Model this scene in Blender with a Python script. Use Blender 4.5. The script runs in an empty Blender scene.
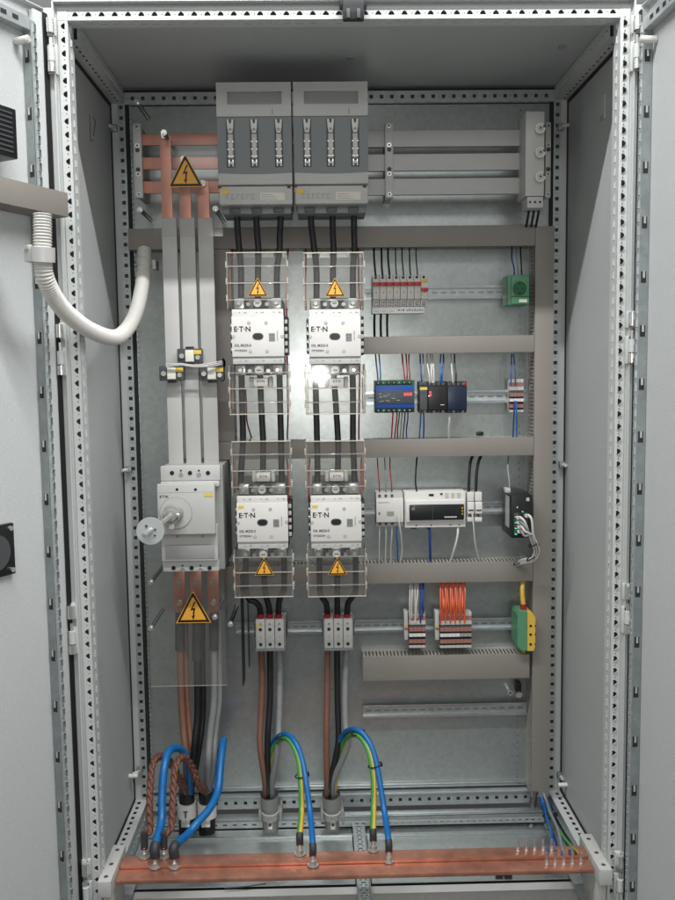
import bpy, bmesh, math, random
from mathutils import Vector, Matrix
from mathutils.geometry import tessellate_polygon
random.seed(7)
sc = bpy.context.scene
COL = sc.collection
PI = math.pi

# ---------------------------------------------------------------- camera
W0, H0 = 675.0, 900.0
CAM = Vector((-.0645, -1.892, 1.2414)); YAW, PIT, ROL, F = -.0190, -.0909, -.01308, 878.0
_f = Vector((-math.sin(YAW)*math.cos(PIT), math.cos(YAW)*math.cos(PIT), math.sin(PIT)))
_r = Vector((math.cos(YAW), math.sin(YAW), 0)); _u = _r.cross(_f)
R2 = _r*math.cos(ROL)+_u*math.sin(ROL); U2 = -_r*math.sin(ROL)+_u*math.cos(ROL)
cd = bpy.data.cameras.new('camera'); cam = bpy.data.objects.new('camera', cd); COL.objects.link(cam)
M = Matrix((R2, U2, -_f)).transposed().to_4x4(); M.translation = CAM; cam.matrix_world = M
cd.sensor_fit = 'VERTICAL'; cd.sensor_height = 24; cd.lens = 24*F/H0; cd.clip_start = .02; cd.clip_end = 60
sc.camera = cam
def ray(px, py): return _f*F+R2*(px-W0/2)-U2*(py-H0/2)
def at(px, py, Y):
    d = ray(px, py); return CAM+d*((Y-CAM.y)/d.y)
def R(x0, y0, x1, y1, Y):
    mx, my = (x0+x1)/2, (y0+y1)/2
    return at(x0, my, Y).x, at(x1, my, Y).x, at(mx, y1, Y).z, at(mx, y0, Y).z

# ---------------------------------------------------------------- materials
def lin(c):
    return tuple(((v/255)/12.92 if v/255 <= .04045 else ((v/255+.055)/1.055)**2.4) for v in c)+(1,)
def mat(name, rgb, rough=.5, metal=0, noise=0, nscale=40, bump=0, bscale=300, coat=0, spangle=0, emis=0, dirt=0):
    m = bpy.data.materials.new(name); m.use_nodes = True; nt = m.node_tree; b = nt.nodes['Principled BSDF']
    c = lin(rgb); b.inputs['Base Color'].default_value = c; b.inputs['Roughness'].default_value = rough
    b.inputs['Metallic'].default_value = metal; b.inputs['Coat Weight'].default_value = coat
    tc = nt.nodes.new('ShaderNodeTexCoord'); L = nt.links.new
    last = None
    if noise or spangle:
        n = nt.nodes.new('ShaderNodeTexNoise'); n.inputs['Scale'].default_value = nscale; n.inputs['Detail'].default_value = 6
        L(tc.outputs['Object'], n.inputs['Vector'])
        mr = nt.nodes.new('ShaderNodeMapRange'); mr.inputs[1].default_value = .3; mr.inputs[2].default_value = .7
        mr.inputs[3].default_value = 1-noise; mr.inputs[4].default_value = 1+noise; L(n.outputs[0], mr.inputs[0])
        fac = mr.outputs[0]
        if spangle:
            v = nt.nodes.new('ShaderNodeTexVoronoi'); v.inputs['Scale'].default_value = 90; L(tc.outputs['Object'], v.inputs['Vector'])
            sx = nt.nodes.new('ShaderNodeSeparateColor'); L(v.outputs['Color'], sx.inputs[0])
            m2 = nt.nodes.new('ShaderNodeMapRange'); m2.inputs[3].default_value = 1-spangle; m2.inputs[4].default_value = 1+spangle
            L(sx.outputs[0], m2.inputs[0]); mu = nt.nodes.new('ShaderNodeMath'); mu.operation = 'MULTIPLY'
            L(fac, mu.inputs[0]); L(m2.outputs[0], mu.inputs[1]); fac = mu.outputs[0]
            m3 = nt.nodes.new('ShaderNodeMapRange'); m3.inputs[3].default_value = rough-.025; m3.inputs[4].default_value = rough+.03
            L(n.outputs[0], m3.inputs[0]); L(m3.outputs[0], b.inputs['Roughness'])
        vm = nt.nodes.new('ShaderNodeVectorMath'); vm.operation = 'SCALE'; vm.inputs[0].default_value = c[:3]
        L(fac, vm.inputs['Scale']); L(vm.outputs[0], b.inputs['Base Color']); last = vm
    if bump:
        n2 = nt.nodes.new('ShaderNodeTexNoise'); n2.inputs['Scale'].default_value = bscale; n2.inputs['Detail'].default_value = 3
        L(tc.outputs['Object'], n2.inputs['Vector'])
        bp = nt.nodes.new('ShaderNodeBump'); bp.inputs['Strength'].default_value = bump; bp.inputs['Distance'].default_value = .001
        if not spangle:
            n3 = nt.nodes.new('ShaderNodeTexNoise'); n3.inputs['Scale'].default_value = 4; n3.inputs['Detail'].default_value = 8; L(tc.outputs['Object'], n3.inputs['Vector'])
            m4 = nt.nodes.new('ShaderNodeMapRange'); m4.inputs[1].default_value = .35; m4.inputs[2].default_value = .65; m4.inputs[3].default_value = rough-.09; m4.inputs[4].default_value = rough+.09; L(n3.outputs[0], m4.inputs[0]); L(m4.outputs[0], b.inputs['Roughness'])
        L(n2.outputs[0], bp.inputs['Height']); L(bp.outputs[0], b.inputs['Normal'])
    if emis:
        b.inputs['Emission Color'].default_value = c; b.inputs['Emission Strength'].default_value = emis
    return m
def clear(name, tint=(.965, .962, .955), ior=1.6, rough=.05, haze=.03):
    m = bpy.data.materials.new(name); m.use_nodes = True; nt = m.node_tree; nt.nodes.clear(); L = nt.links.new
    o = nt.nodes.new('ShaderNodeOutputMaterial'); mx = nt.nodes.new('ShaderNodeMixShader'); fr = nt.nodes.new('ShaderNodeFresnel')
    t = nt.nodes.new('ShaderNodeBsdfTransparent'); g = nt.nodes.new('ShaderNodeBsdfGlossy')
    t.inputs[0].default_value = tint+(1,); g.inputs['Roughness'].default_value = rough; fr.inputs[0].default_value = ior
    gm = nt.nodes.new('ShaderNodeNewGeometry'); sb = nt.nodes.new('ShaderNodeMath'); sb.operation = 'SUBTRACT'; sb.inputs[0].default_value = 1; ml = nt.nodes.new('ShaderNodeMath'); ml.operation = 'MULTIPLY'
    L(gm.outputs['Backfacing'], sb.inputs[1]); L(fr.outputs[0], ml.inputs[0]); L(sb.outputs[0], ml.inputs[1]); L(ml.outputs[0], mx.inputs[0]); L(t.outputs[0], mx.inputs[1]); L(g.outputs[0], mx.inputs[2]); df = nt.nodes.new('ShaderNodeBsdfDiffuse'); df.inputs[0].default_value = (.75, .73, .70, 1); m2 = nt.nodes.new('ShaderNodeMixShader'); m2.inputs[0].default_value = haze
    L(mx.outputs[0], m2.inputs[1]); L(df.outputs[0], m2.inputs[2]); L(m2.outputs[0], o.inputs[0])
    return m
K = dict(
 paint=mat('painted_steel', (192, 195, 193), .42, noise=.05, nscale=300, bump=.3, bscale=500),
 paintin=mat('painted_panel', (176, 179, 178), .46, noise=.09, nscale=420, bump=.5, bscale=380),
 door=mat('door_paint', (192, 195, 194), .48, noise=.09, nscale=420, bump=.5, bscale=380),
 galv=mat('galvanised_plate', (180, 186, 184), .31, .78, noise=.02, nscale=3, spangle=.06, bump=.05, bscale=300),
 zinc=mat('zinc_profile', (186, 192, 192), .38, .55, noise=.06, nscale=30, spangle=.05),
 zincd=mat('zinc_dark', (150, 156, 157), .42, .6, noise=.1, nscale=25, spangle=.06),
 rail=mat('din_rail_steel', (200, 206, 208), .25, .85, noise=.05, nscale=60),
 plated=mat('plated_steel', (188, 189, 186), .28, .7),
 steel=mat('bright_steel', (214, 214, 210), .27, .75),
 dark=mat('dark_inside', (38, 40, 41), .8),  # near-black puts the shade inside hollow profiles into the colour
 gasket=mat('black_rubber', (18, 18, 19), .6),
 duct=mat('duct_plastic', (133, 128, 121), .5, noise=.02, nscale=20, bump=.08),
 ductd=mat('duct_comb_plastic', (150, 148, 141), .5),
 white=mat('white_plastic', (214, 212, 207), .4, noise=.012, nscale=30),
 lgrey=mat('light_grey_plastic', (186, 186, 182), .42, noise=.015, nscale=30),
 mgrey=mat('mid_grey_plastic', (150, 151, 148), .45, noise=.02, nscale=30),
 fgrey=mat('slate_grey_plastic', (118, 124, 124), .42),
 dgrey=mat('dark_grey_plastic', (72, 74, 76), .45),
 black=mat('black_plastic', (24, 25, 27), .4, coat=.1),
 sleeve=mat('grey_sleeving', (184, 183, 180), .42, noise=.03, nscale=12),
 copper=mat('copper_bar', (214, 148, 128), .40, .45, noise=.08, nscale=14, spangle=.03),
 copperd=mat('aged_copper_bar', (200, 140, 118), .32, .65, noise=.26, nscale=18, spangle=.05, bump=.15, bscale=60),
 cblack=mat('black_cable', (26, 26, 27), .5),
 cblue=mat('blue_cable', (10, 100, 164), .42, noise=.1, nscale=70),
 cdblue=mat('dark_blue_wire', (28, 58, 130), .45),
 cbrown=mat('brown_cable', (120, 84, 68), .5, noise=.08, nscale=60),
 cgrey=mat('grey_cable', (132, 134, 134), .5, noise=.07, nscale=60),
 cwhite=mat('white_wire', (205, 203, 198), .5),
 cred=mat('red_wire', (150, 32, 36), .45),
 cyel=mat('yellow_insulation', (212, 176, 70), .45),
 cgreen=mat('green_insulation', (78, 148, 66), .45),
 corange=mat('orange_wire', (214, 100, 66), .45),
 shrink=mat('heat_shrink', (50, 51, 53), .55),
 redshr=mat('red_heat_shrink', (160, 34, 52), .45),
 braid=mat('copper_braid', (116, 76, 64), .5, .3, noise=.5, nscale=420, bump=1, bscale=900),
 hose=mat('hose_plastic', (204, 202, 196), .42),
 yellow=mat('sign_yellow', (232, 168, 60), .45), sblack=mat('sign_black', (22, 20, 18), .5),
 stick=mat('yellow_sticker', (222, 190, 70), .5), paper=mat('paper_label', (222, 218, 206), .6),
 red=mat('red_toggle', (190, 40, 36), .35), green=mat('green_plastic', (84, 140, 104), .4, noise=.02),
 greend=mat('dark_green_plastic', (20, 92, 52), .45),
 blue=mat('blue_plastic', (28, 74, 150), .4), pcb=mat('module_face', (66, 74, 80), .4, noise=.4, nscale=350),
 navy=mat('navy_face', (20, 34, 56), .35), tbrown=mat('terminal_brown', (150, 106, 96), .5),
 ledr=mat('red_indicator', (255, 50, 60), .4, emis=2.5), ledg=mat('green_indicator', (60, 220, 130), .4, emis=.6),
 clear=clear('clear_polycarbonate'), clear2=clear('clear_cover_sheet', (.96, .957, .95), 1.5, .16, .035),
 clear3=clear('clear_ribs', (.93, .92, .90), 1.6, .08, .17),
 redge=mat('tinted_edge', (168, 112, 92), .35),
 clearedge=mat('polycarbonate_edge', (188, 182, 168), .25),
 disc=mat('disc_steel', (206, 212, 210), .34, .45), ink=mat('pen_ink', (60, 62, 62), .7),
)

# ---------------------------------------------------------------- mesh builder
class MB:
    def __init__(s): s.bm = bmesh.new(); s.m = []
    def mi(s, k):
        if k not in s.m: s.m.append(k)
        return s.m.index(k)
    def poly(s, pts, k):
        f = s.bm.faces.new([s.bm.verts.new(p) for p in pts]); f.material_index = s.mi(k); return f
    def box(s, x0, x1, y0, y1, z0, z1, k, bev=0, T=None):
        if x0 > x1: x0, x1 = x1, x0
        if y0 > y1: y0, y1 = y1, y0
        if z0 > z1: z0, z1 = z1, z0
        v = [s.bm.verts.new((x, y, z)) for x in (x0, x1) for y in (y0, y1) for z in (z0, z1)]
        fs = [s.bm.faces.new([v[i] for i in q]) for q in ((0, 1, 3, 2), (4, 6, 7, 5), (0, 4, 5, 1), (2, 3, 7, 6), (0, 2, 6, 4), (1, 5, 7, 3))]
        i = s.mi(k)
        for f in fs: f.material_index = i
        if bev:
            es = list({e for f in fs for e in f.edges})
            r = bmesh.ops.bevel(s.bm, geom=es, offset=bev, segments=2, affect='EDGES', profile=.6)
            for f in r['faces']: f.material_index = i
            v = list({w for f in r['faces'] for w in f.verts} | {w for w in v if w.is_valid})
        if T is not None:
            for w in v: w.co = T @ w.co
        return s
    def rbox(s, rect, y0, y1, k, bev=0):
        x0, x1, z0, z1 = rect; return s.box(x0, x1, y0, y1, z0, z1, k, bev)
    def prism(s, pts, y0, y1, k, T=None):      # pts in (x, z)
        a = [Vector((p[0], y0, p[1])) for p in pts]; b = [Vector((p[0], y1, p[1])) for p in pts]
        if T is not None: a = [T @ p for p in a]; b = [T @ p for p in b]
        s.poly(a, k); s.poly(b[::-1], k); n = len(pts)
        for i in range(n): j = (i+1) % n; s.poly((a[j], a[i], b[i], b[j]), k)
        return s
    def cyl(s, a, b, r, k, seg=16, r2=None, cap=True):
        a = Vector(a); b = Vector(b); d = (b-a).normalized(); r2 = r if r2 is None else r2
        u = d.orthogonal().normalized(); v = d.cross(u)
        A = [s.bm.verts.new(a+(u*math.cos(t)+v*math.sin(t))*r) for t in [2*PI*i/seg for i in range(seg)]]
        B = [s.bm.verts.new(b+(u*math.cos(t)+v*math.sin(t))*r2) for t in [2*PI*i/seg for i in range(seg)]]
        i0 = s.mi(k)
        for i in range(seg):
            j = (i+1) % seg; f = s.bm.faces.new((A[i], A[j], B[j], B[i])); f.material_index = i0
        if cap:
            f = s.bm.faces.new(A[::-1]); f.material_index = i0; f = s.bm.faces.new(B); f.material_index = i0
        return s
    def tube(s, pts, r, k, seg=8, sub=5, k2=None, twist=0, raw=False, ph0=0):
        P = [Vector(p) for p in pts] if raw else spline(pts, sub)
        n = len(P); u = None; rings = []; acc = 0
        for i in range(n):
            d = (P[min(i+1, n-1)]-P[max(i-1, 0)]).normalized()
            u = ((Vector((0, -1, 0))-d*(-d.y)).normalized() if k2 else d.orthogonal().normalized()) if u is None else (u-d*u.dot(d)).normalized()
            v = d.cross(u); rr = r(i/(n-1)) if callable(r) else r
            if i: acc += (P[i]-P[i-1]).length
            o = twist*acc+ph0
            rings.append([s.bm.verts.new(P[i]+(u*math.cos(2*PI*j/seg+o)+v*math.sin(2*PI*j/seg+o))*rr) for j in range(seg)])
        a = s.mi(k); b = s.mi(k2) if k2 else a
        for i in range(n-1):
            for j in range(seg):
                f = s.bm.faces.new((rings[i][j], rings[i][(j+1) % seg], rings[i+1][(j+1) % seg], rings[i+1][j]))
                f.material_index = a if j < seg/2 else b
        for q in (rings[0][::-1], rings[-1]): f = s.bm.faces.new(q); f.material_index = a
        return s
    def perf(s, O, u, v, L, Wd, pitch, holes, k, th=.002, inset=0):
        """perforated sheet: rectangle L x Wd with repeated holes given as polygons in cell coordinates"""
        O = Vector(O); u = Vector(u); v = Vector(v); n = u.cross(v).normalized()   # n = outward
        N = int((L-2*inset)/pitch+.001); off = (L-N*pitch)/2; i0 = s.mi(k)
        outer = [(0, 0), (pitch, 0), (pitch, Wd), (0, Wd)]
        loops = [[Vector((a, b, 0)) for a, b in outer]]+[[Vector((a, b, 0)) for a, b in h] for h in holes]
        flat = [p for l in loops for p in l]; tris = tessellate_polygon(loops)
        for c in range(N):
            B = O+u*(off+c*pitch); vs = [s.bm.verts.new(B+u*p.x+v*p.y) for p in flat]
            for t in tris:
                try: f = s.bm.faces.new([vs[q] for q in t])
                except ValueError: continue
                f.material_index = i0
                f.normal_update()
                if f.normal.dot(n) < 0: f.normal_flip()
            st = 4
            for h in holes:
                m = len(h); lo = [s.bm.verts.new(vs[st+q].co-n*th) for q in range(m)]
                for q in range(m):
                    f = s.bm.faces.new((vs[st+q], vs[st+(q+1) % m], lo[(q+1) % m], lo[q])); f.material_index = i0
                st += m
        if off > 1e-5:
            for a, b in ((0, off), (L-off, L)): s.poly([O+u*a, O+u*b, O+u*b+v*Wd, O+u*a+v*Wd], k)
        return s
    def build(s, name, parent=None, label=None, cat=None, group=None, kind=None, recalc=False):
        bm = s.bm
        if recalc: bmesh.ops.recalc_face_normals(bm, faces=bm.faces)
        bm.normal_update()
        for f in bm.faces: f.smooth = True
        for e in bm.edges:
            if len(e.link_faces) == 2 and e.calc_face_angle(0) > .6: e.smooth = False
        if parent is not None: o0 = Vector(parent['_o'])
        else:
            xs = [v.co for v in bm.verts]
            o0 = Vector(((min(p.x for p in xs)+max(p.x for p in xs))/2, (min(p.y for p in xs)+max(p.y for p in xs))/2, min(p.z for p in xs)))
        for v in bm.verts: v.co -= o0
        me = bpy.data.meshes.new(name); bm.to_mesh(me); bm.free()
        for k in s.m: me.materials.append(K[k])
        ob = bpy.data.objects.new(name, me); COL.objects.link(ob)
        if parent is not None: ob.parent = parent; ob['_o'] = parent['_o']
        else: ob.location = o0; ob['_o'] = tuple(o0)
        if label: ob['label'] = label
        if cat: ob['category'] = cat
        if group: ob['group'] = group
        if kind: ob['kind'] = kind
        return ob
def spline(pts, sub=5):
    P = [Vector(p) for p in pts]
    if len(P) < 3: return P
    Q = [P[0]*2-P[1]]+P+[P[-1]*2-P[-2]]; out = []
    for i in range(1, len(Q)-2):
        a, b, c, d = Q[i-1:i+3]
        for j in range(sub):
            t = j/sub; out.append(.5*((2*b)+(c-a)*t+(2*a-5*b+4*c-d)*t*t+(3*b-a-3*c+d)*t**3))
    out.append(P[-1]); return out
def thing(name, label, cat, loc, group=None):
    o = bpy.data.objects.new(name, None); COL.objects.link(o); o.location = loc; o['_o'] = tuple(loc); o.empty_display_size = .02
    o['label'] = label; o['category'] = cat
    if group: o['group'] = group
    return o
def dup(root, loc, label=None):
    kids = {}
    for o in bpy.data.objects:
        if o.parent: kids.setdefault(o.parent.name, []).append(o)
    def rec(o, p):
        c = o.copy(); COL.objects.link(c)
        if p is not None: c.parent = p
        for k in kids.get(o.name, []): rec(k, c)
        return c
    r = rec(root, None); r.location = loc; r['_o'] = tuple(loc)
    if label: r['label'] = label
    return r
def text(s, x, y, z, size, k, parent, name='lettering', align='LEFT', rot=0):
    cu = bpy.data.curves.new('t', 'FONT'); cu.body = s; cu.size = size; cu.align_x = align; cu.offset = size*.022
    o = bpy.data.objects.new('t', cu); COL.objects.link(o); dg = bpy.context.evaluated_depsgraph_get()
    me = bpy.data.meshes.new_from_object(o.evaluated_get(dg)); bpy.data.objects.remove(o); bpy.data.curves.remove(cu)
    T = Matrix.Translation(Vector((x, y, z))-Vector(parent['_o'])) @ Matrix.Rotation(PI/2, 4, 'X') @ Matrix.Rotation(rot, 4, 'Z')
    me.transform(T); me.materials.clear(); me.materials.append(K[k])
    ob = bpy.data.objects.new(name, me); COL.objects.link(ob); ob.parent = parent; ob['_o'] = parent['_o']; return ob
def circ(cx, cy, r, n=8): return [(cx+r*math.cos(2*PI*i/n), cy+r*math.sin(2*PI*i/n)) for i in range(n)]
def P3(l): return [at(p[0], p[1], .425 if 782 <= p[1] < 800 and p[2] > .325 else p[2]) for p in l]

# ---------------------------------------------------------------- the cabinet
PY = .5      # mounting plate face
PT = .0272
DOME = lambda w, s=1: [[(PT/2-.0062, w/2-.0042*s), (PT/2+.0062, w/2-.0042*s), (PT/2+.0064, w/2-.0014*s), (PT/2+.0030, w/2+.0034*s), (PT/2, w/2+.0046*s), (PT/2-.0030, w/2+.0034*s), (PT/2-.0064, w/2-.0014*s)], circ(.0016, w/2-.001*s, .0014, 6)]
def SQ(w, a=.0048): return [[(PT/2-a, w/2-a), (PT/2+a, w/2-a), (PT/2+a, w/2+a), (PT/2-a, w/2+a)], circ(.0018, w/2, .0014, 6)]
def SLOT(w, a=.007, b=.0022, off=0): return [[(PT/2-a, w/2-b+off), (PT/2+a, w/2-b+off), (PT/2+a, w/2+b+off), (PT/2-a, w/2+b+off)]]
cab = thing('electrical_cabinet', 'open light grey steel control cabinet with perforated frame and double doors', 'cabinet', (0, .28, 0))
XL, XR = -.6, .6
for sx in (-1, 1):
    m = MB(); xo = sx*.6; xi = sx*.573
    m.box(xo-.0015, xo+.0015, -.012, .006, -.03, 2.0, 'paint')                       # sealing lip
    m.poly([(xo, -.0, -.03), (sx*.594, .005, -.03), (sx*.594, .005, 2), (xo, -.0, 2)] if sx < 0 else [(sx*.594, .005, -.03), (xo, 0, -.03), (xo, 0, 2), (sx*.594, .005, 2)], 'paint')
    m.box(sx*.594, sx*.5935, .0, .005, -.03, 2.0, 'paint')
    if sx < 0: m.perf((-.5735, 0, -.03), (0, 0, 1), (-1, 0, 0), 2.01, .020, PT, DOME(.020), 'paint', .003)
    else: m.perf((.5935, 0, 1.98), (0, 0, -1), (-1, 0, 0), 2.01, .020, PT, DOME(.020, -1), 'paint', .003)
    # inner return with slots
    if sx < 0: m.perf((xi, .0, -.03), (0, 0, 1), (0, -1, 0), 0, 0, PT, [], 'paint') if False else m.perf((xi, .04, 1.98), (0, 0, -1), (0, -1, 0), 2.01, .04, PT, SLOT(.04), 'paint')
    else: m.perf((xi, .04, -.03), (0, 0, 1), (0, -1, 0), 2.01, .04, PT, SLOT(.04), 'paint')
    m.box(sx*.5750, sx*.598, .012, .039, -.03, 1.98, 'dgrey')  # dark backing stands in for the shade inside the post
    m.box(xi, sx*.5995, .04, .042, -.03, 1.98, 'paint')
    m.build('front_frame_post', cab)
    # hinge flange beside the frame
    m = MB(); m.box(sx*.602, sx*.626, -.004, .03, -.03, 1.99, 'paint', .003); m.box(sx*.6262, sx*.631, .002, .03, -.03, 1.99, 'gasket')
    m.build('hinge_flange', cab)
    # rear post
    m = MB(); xo = sx*.6; xi = sx*.553
    if sx < 0:
        m.perf((-.565, .49, .03), (0, 0, 1), (-1, 0, 0), 1.93, .02, PT, SQ(.02), 'zinc')
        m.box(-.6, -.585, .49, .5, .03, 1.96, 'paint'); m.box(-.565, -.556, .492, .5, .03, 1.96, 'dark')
        m.perf((-.553, .5, 1.96), (0, 0, -1), (0, -1, 0), 1.93, .012, PT*.5, [[(.002, .002), (.008, .002), (.008, .010), (.002, .010)]], 'zinc')
    else:
        m.perf((.585, .49, .03), (0, 0, 1), (-1, 0, 0), 1.93, .02, PT, SQ(.02), 'zinc')
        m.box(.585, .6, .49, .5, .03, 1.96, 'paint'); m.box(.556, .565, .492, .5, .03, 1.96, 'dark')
    m.box(sx*.564, sx*.6, .500, .52, .03, 1.96, 'dgrey')  # backing coloured dark in place of shade behind the holes
    m.build('rear_frame_post', cab)
    # side panel + black seals
    m = MB(); m.box(sx*.602, sx*.6035, .03, .54, -.03, 1.99, 'paintin'); m.build('side_panel', cab)
    m = MB(); m.box(sx*.5995, sx*.6018, .482, .4895, .03, 1.95, 'gasket')
    m.box(sx*.5985, sx*.6018, .042, .48, 1.934, 1.942, 'gasket')
    m.box(sx*.5985, sx*.6018, .042, .48, .046, .052, 'gasket'); m.build('panel_seal', cab)
    # depth rails
    m = MB()
    a, b = (sx*.566, sx*.601)
    lo = min(a, b)
    m.perf((lo, .043, 1.943), (0, 1, 0), (1, 0, 0), .447, .035, PT, SLOT(.035, .008, .003, .004), 'paint')      # face down
    if sx < 0: m.perf((a, .043, 1.978), (0, 1, 0), (0, 0, -1), .447, .035, PT, SLOT(.035, .006, .002), 'paint')
    else: m.perf((a, .043, 1.943), (0, 1, 0), (0, 0, 1), .447, .035, PT, SLOT(.035, .006, .002), 'paint')
    m.box(min(sx*.57, sx*.6), max(sx*.57, sx*.6), .045, .488, 1.948, 1.976, 'dark')  # dark core stands in for shade inside the rail
    m.build('top_depth_rail', cab)
    m = MB()
    m.perf((lo+.035, .043, .045), (0, 1, 0), (-1, 0, 0), .447, .035, PT, SLOT(.035, .0075, .0045, -.003*sx), 'paint')
    if sx < 0: m.perf((a, .043, .045), (0, 1, 0), (0, 0, -1), .447, .06, PT, SQ(.06), 'zinc')
    else: m.perf((a, .043, -.015), (0, 1, 0), (0, 0, 1), .447, .06, PT, SQ(.06), 'zinc')
    m.box(min(sx*.57, sx*.6), max(sx*.57, sx*.6), .045, .488, -.01, .038, 'dark')  # dark core in place of the rail's inner shade
    m.box(sx*.535, a-sx*.0015, .045, .488, -.016, -.012, 'zinc')
    m.build('bottom_depth_rail', cab)
# top front rail
m = MB()
m.box(-.6, .6, -.012, .006, 1.9985, 2.0015, 'paint')
m.perf((-.573, 0, 1.9655), (1, 0, 0), (0, 0, 1), 1.146, .024, PT, DOME(.024, 1), 'paint', .003)
m.poly([(-.594, .0, 1.9895), (.594, .0, 1.9895), (.598, .006, 1.999), (-.598, .006, 1.999)], 'paint')
m.perf((-.573, .04, 1.965), (1, 0, 0), (0, -1, 0), 1.146, .04, PT, SLOT(.04), 'paint')
m.poly([(-.594, -.0005, 1.9655), (-.5735, -.0005, 1.9655), (-.5735, -.0005, 1.9895), (-.594, -.0005, 1.9895)], 'paint')
m.poly([(.5735, -.0005, 1.9655), (.594, -.0005, 1.9655), (.594, -.0005, 1.9895), (.5735, -.0005, 1.9895)], 'paint')
m.box(-.57, .57, .012, .04, 1.97, 1.99, 'dgrey')  # dark backing gives the slots and holes their shade by colour
m.build('top_front_rail', cab)
m = MB(); m.box(-.5725, .5725, 0, .04, -.06, -.02, 'paint', .002); m.build('bottom_front_rail', cab)
# top rear rail
m = MB()
m.perf((-.565, .488, 1.9405), (1, 0, 0), (0, 0, 1), 1.13, .030, PT, SQ(.030), 'zinc')
m.box(-.565, .565, .500, .515, 1.94, 1.975, 'dgrey'); m.box(-.565, .565, .482, .5, 1.9715, 1.9735, 'gasket')  # dark grey backing paints the shade behind the square holes
m.perf((-.565, .498, 1.9400), (1, 0, 0), (0, -1, 0), 1.13, .010, PT, [[(.008, .002), (.02, .002), (.02, .008), (.008, .008)]], 'zinc')
m.build('top_rear_rail', cab)
m = MB(); m.box(-.602, .602, .04, .54, 1.9795, 1.982, 'paintin'); m.build('roof_panel', cab)
m = MB(); m.box(-.602, .602, .54, .543, -.03, 1.99, 'paintin'); m.build('rear_panel', cab)
# mounting plate
m = MB(); zt, zb = 1.938, .066
m.box(-.556, .470, PY, PY+.003, zb, zt, 'galv')
m.perf((.470, PY, zb), (1, 0, 0), (0, 0, 1), 0, 0, 1, [], 'galv') if False else m.perf((.490, PY, zb), (0, 0, 1), (-1, 0, 0), zt-zb, .020, .020, [[(.006, .007), (.014, .007), (.014, .012), (.006, .012)]], 'galv')
m.box(.490, .562, PY, PY+.003, zb, zt, 'galv'); m.box(.468, .492, PY+.0022, PY+.004, zb, zt, 'zincd')
m.box(-.556, .535, PY-.014, PY-.001, zb-.001, zb+.008, 'rail', .002)
m.build('mounting_plate', cab)
# bottom rear rails
m = MB(); m.perf((-.55, .475, .018), (1, 0, 0), (0, 0, 1), 1.09, .034, PT, SQ(.034), 'zinc'); m.box(-.55, .54, .485, .495, .02, .05, 'dgrey')  # dark grey box puts shade behind the holes by colour
m.box(-.55, .54, .47, .5, .0525, .0565, 'zinc', .001)
m.box(-.55, .54, .44, .478, .0, .003, 'zinc'); m.perf((-.55, .436, -.018), (1, 0, 0), (0, 0, 1), 1.09, .02, PT, SLOT(.02, .006, .0018), 'zinc')
m.build('bottom_rear_rail', cab)
m = MB(); m.box(-.05+.02, .535, .410, .43, .022, .028, 'rail', .002); m.box(-.03, .535, .412, .43, .004, .02, 'zincd')
m.perf((-.03, .4115, -.006), (1, 0, 0), (0, 0, 1), .565, .016, .018, [[(.004, .006), (.014, .006), (.014, .010), (.004, .010)]], 'zinc')
m.build('cable_clamp_rail', cab)
# floor plates
m = MB(); m.box(-.57, .57, .0, .54, -.094, -.0925, 'dgrey')
m.box(-.56, .005, .166, .430, -.022, -.0195, 'galv'); m.box(.045, .56, .166, .430, -.022, -.0195, 'galv')
m.box(-.56, .56, .380, .386, -.0195, -.012, 'rail', .001)
m.build('gland_plate', cab)
m = MB(); m.box(-.56, .56, .132, .165, -.030, -.028, 'lgrey'); m.box(-.568, .568, -.02, .1315, -.030, -.0275, 'paint'); m.build('floor_plate', cab)
m = MB()
m.perf((.038, .04, -.008), (0, 1, 0), (-1, 0, 0), .385, .028, .022, [circ(.006, .008, .003, 8), circ(.006, .02, .003, 8), [(.013, .008), (.019, .008), (.019, .020), (.013, .020)]], 'zinc', .003)
m.box(.0385, .0405, .04, .425, -.02, .0, 'zinc'); m.box(.0075, .0095, .04, .425, -.02, .0, 'zinc')
m.build('floor_channel', cab)

def hinge(x, z, sx):
    m = MB(); y = -.018
    m.cyl((x, y, z-.028), (x, y, z-.008), .008, 'steel', 14); m.cyl((x, y, z-.006), (x, y, z+.022), .0075, 'paint', 14)
    m.cyl((x, y, z+.022), (x, y, z+.04), .0035, 'steel', 10); m.box(x-.011, x+.011, y+.006, y+.016, z-.03, z+.03, 'paint', .002)
    m.cyl((x, y, z+.05), (x, y, z+.078), .008, 'steel', 14); m.box(x-.010, x+.010, y+.006, y+.016, z+.046, z+.082, 'paint', .002)
    m.build('hinge', cab)
for px, py, sx in ((51, 48, -1), (60.5, 352, -1), (72, 632, -1), (86, 888, -1), (637, 45, 1), (632, 340, 1), (628, 612, 1), (620, 880, 1)):
    p = at(px, py, -.018); hinge(p.x, p.z-.02, sx)
for px, py in ((113, 127), (128, 470), (139, 772), (562, 126), (563, 465), (561, 777)):
    p = at(px, py, .47); s = -1 if px < 300 else 1
    m = MB(); m.box(p.x-.008, p.x+.008, .472, .489, p.z-.009, p.z+.009, 'zincd', .002); m.cyl((p.x, .474, p.z), (p.x, .465, p.z), .004, 'steel', 10)
    m.cyl((p.x, .472, p.z), (s*.598, .458, p.z), .0045, 'white', 8)
    m.build('panel_clip', cab)
for px, py in ((134, 781), (567, 790)):
    p = at(px, py, .4); s = -1 if px < 300 else 1
    m = MB(); m.cyl((s*.602, .43, p.z), (s*.578, .43, p.z), .006, 'white', 12); m.build('panel_peg', cab)
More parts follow.
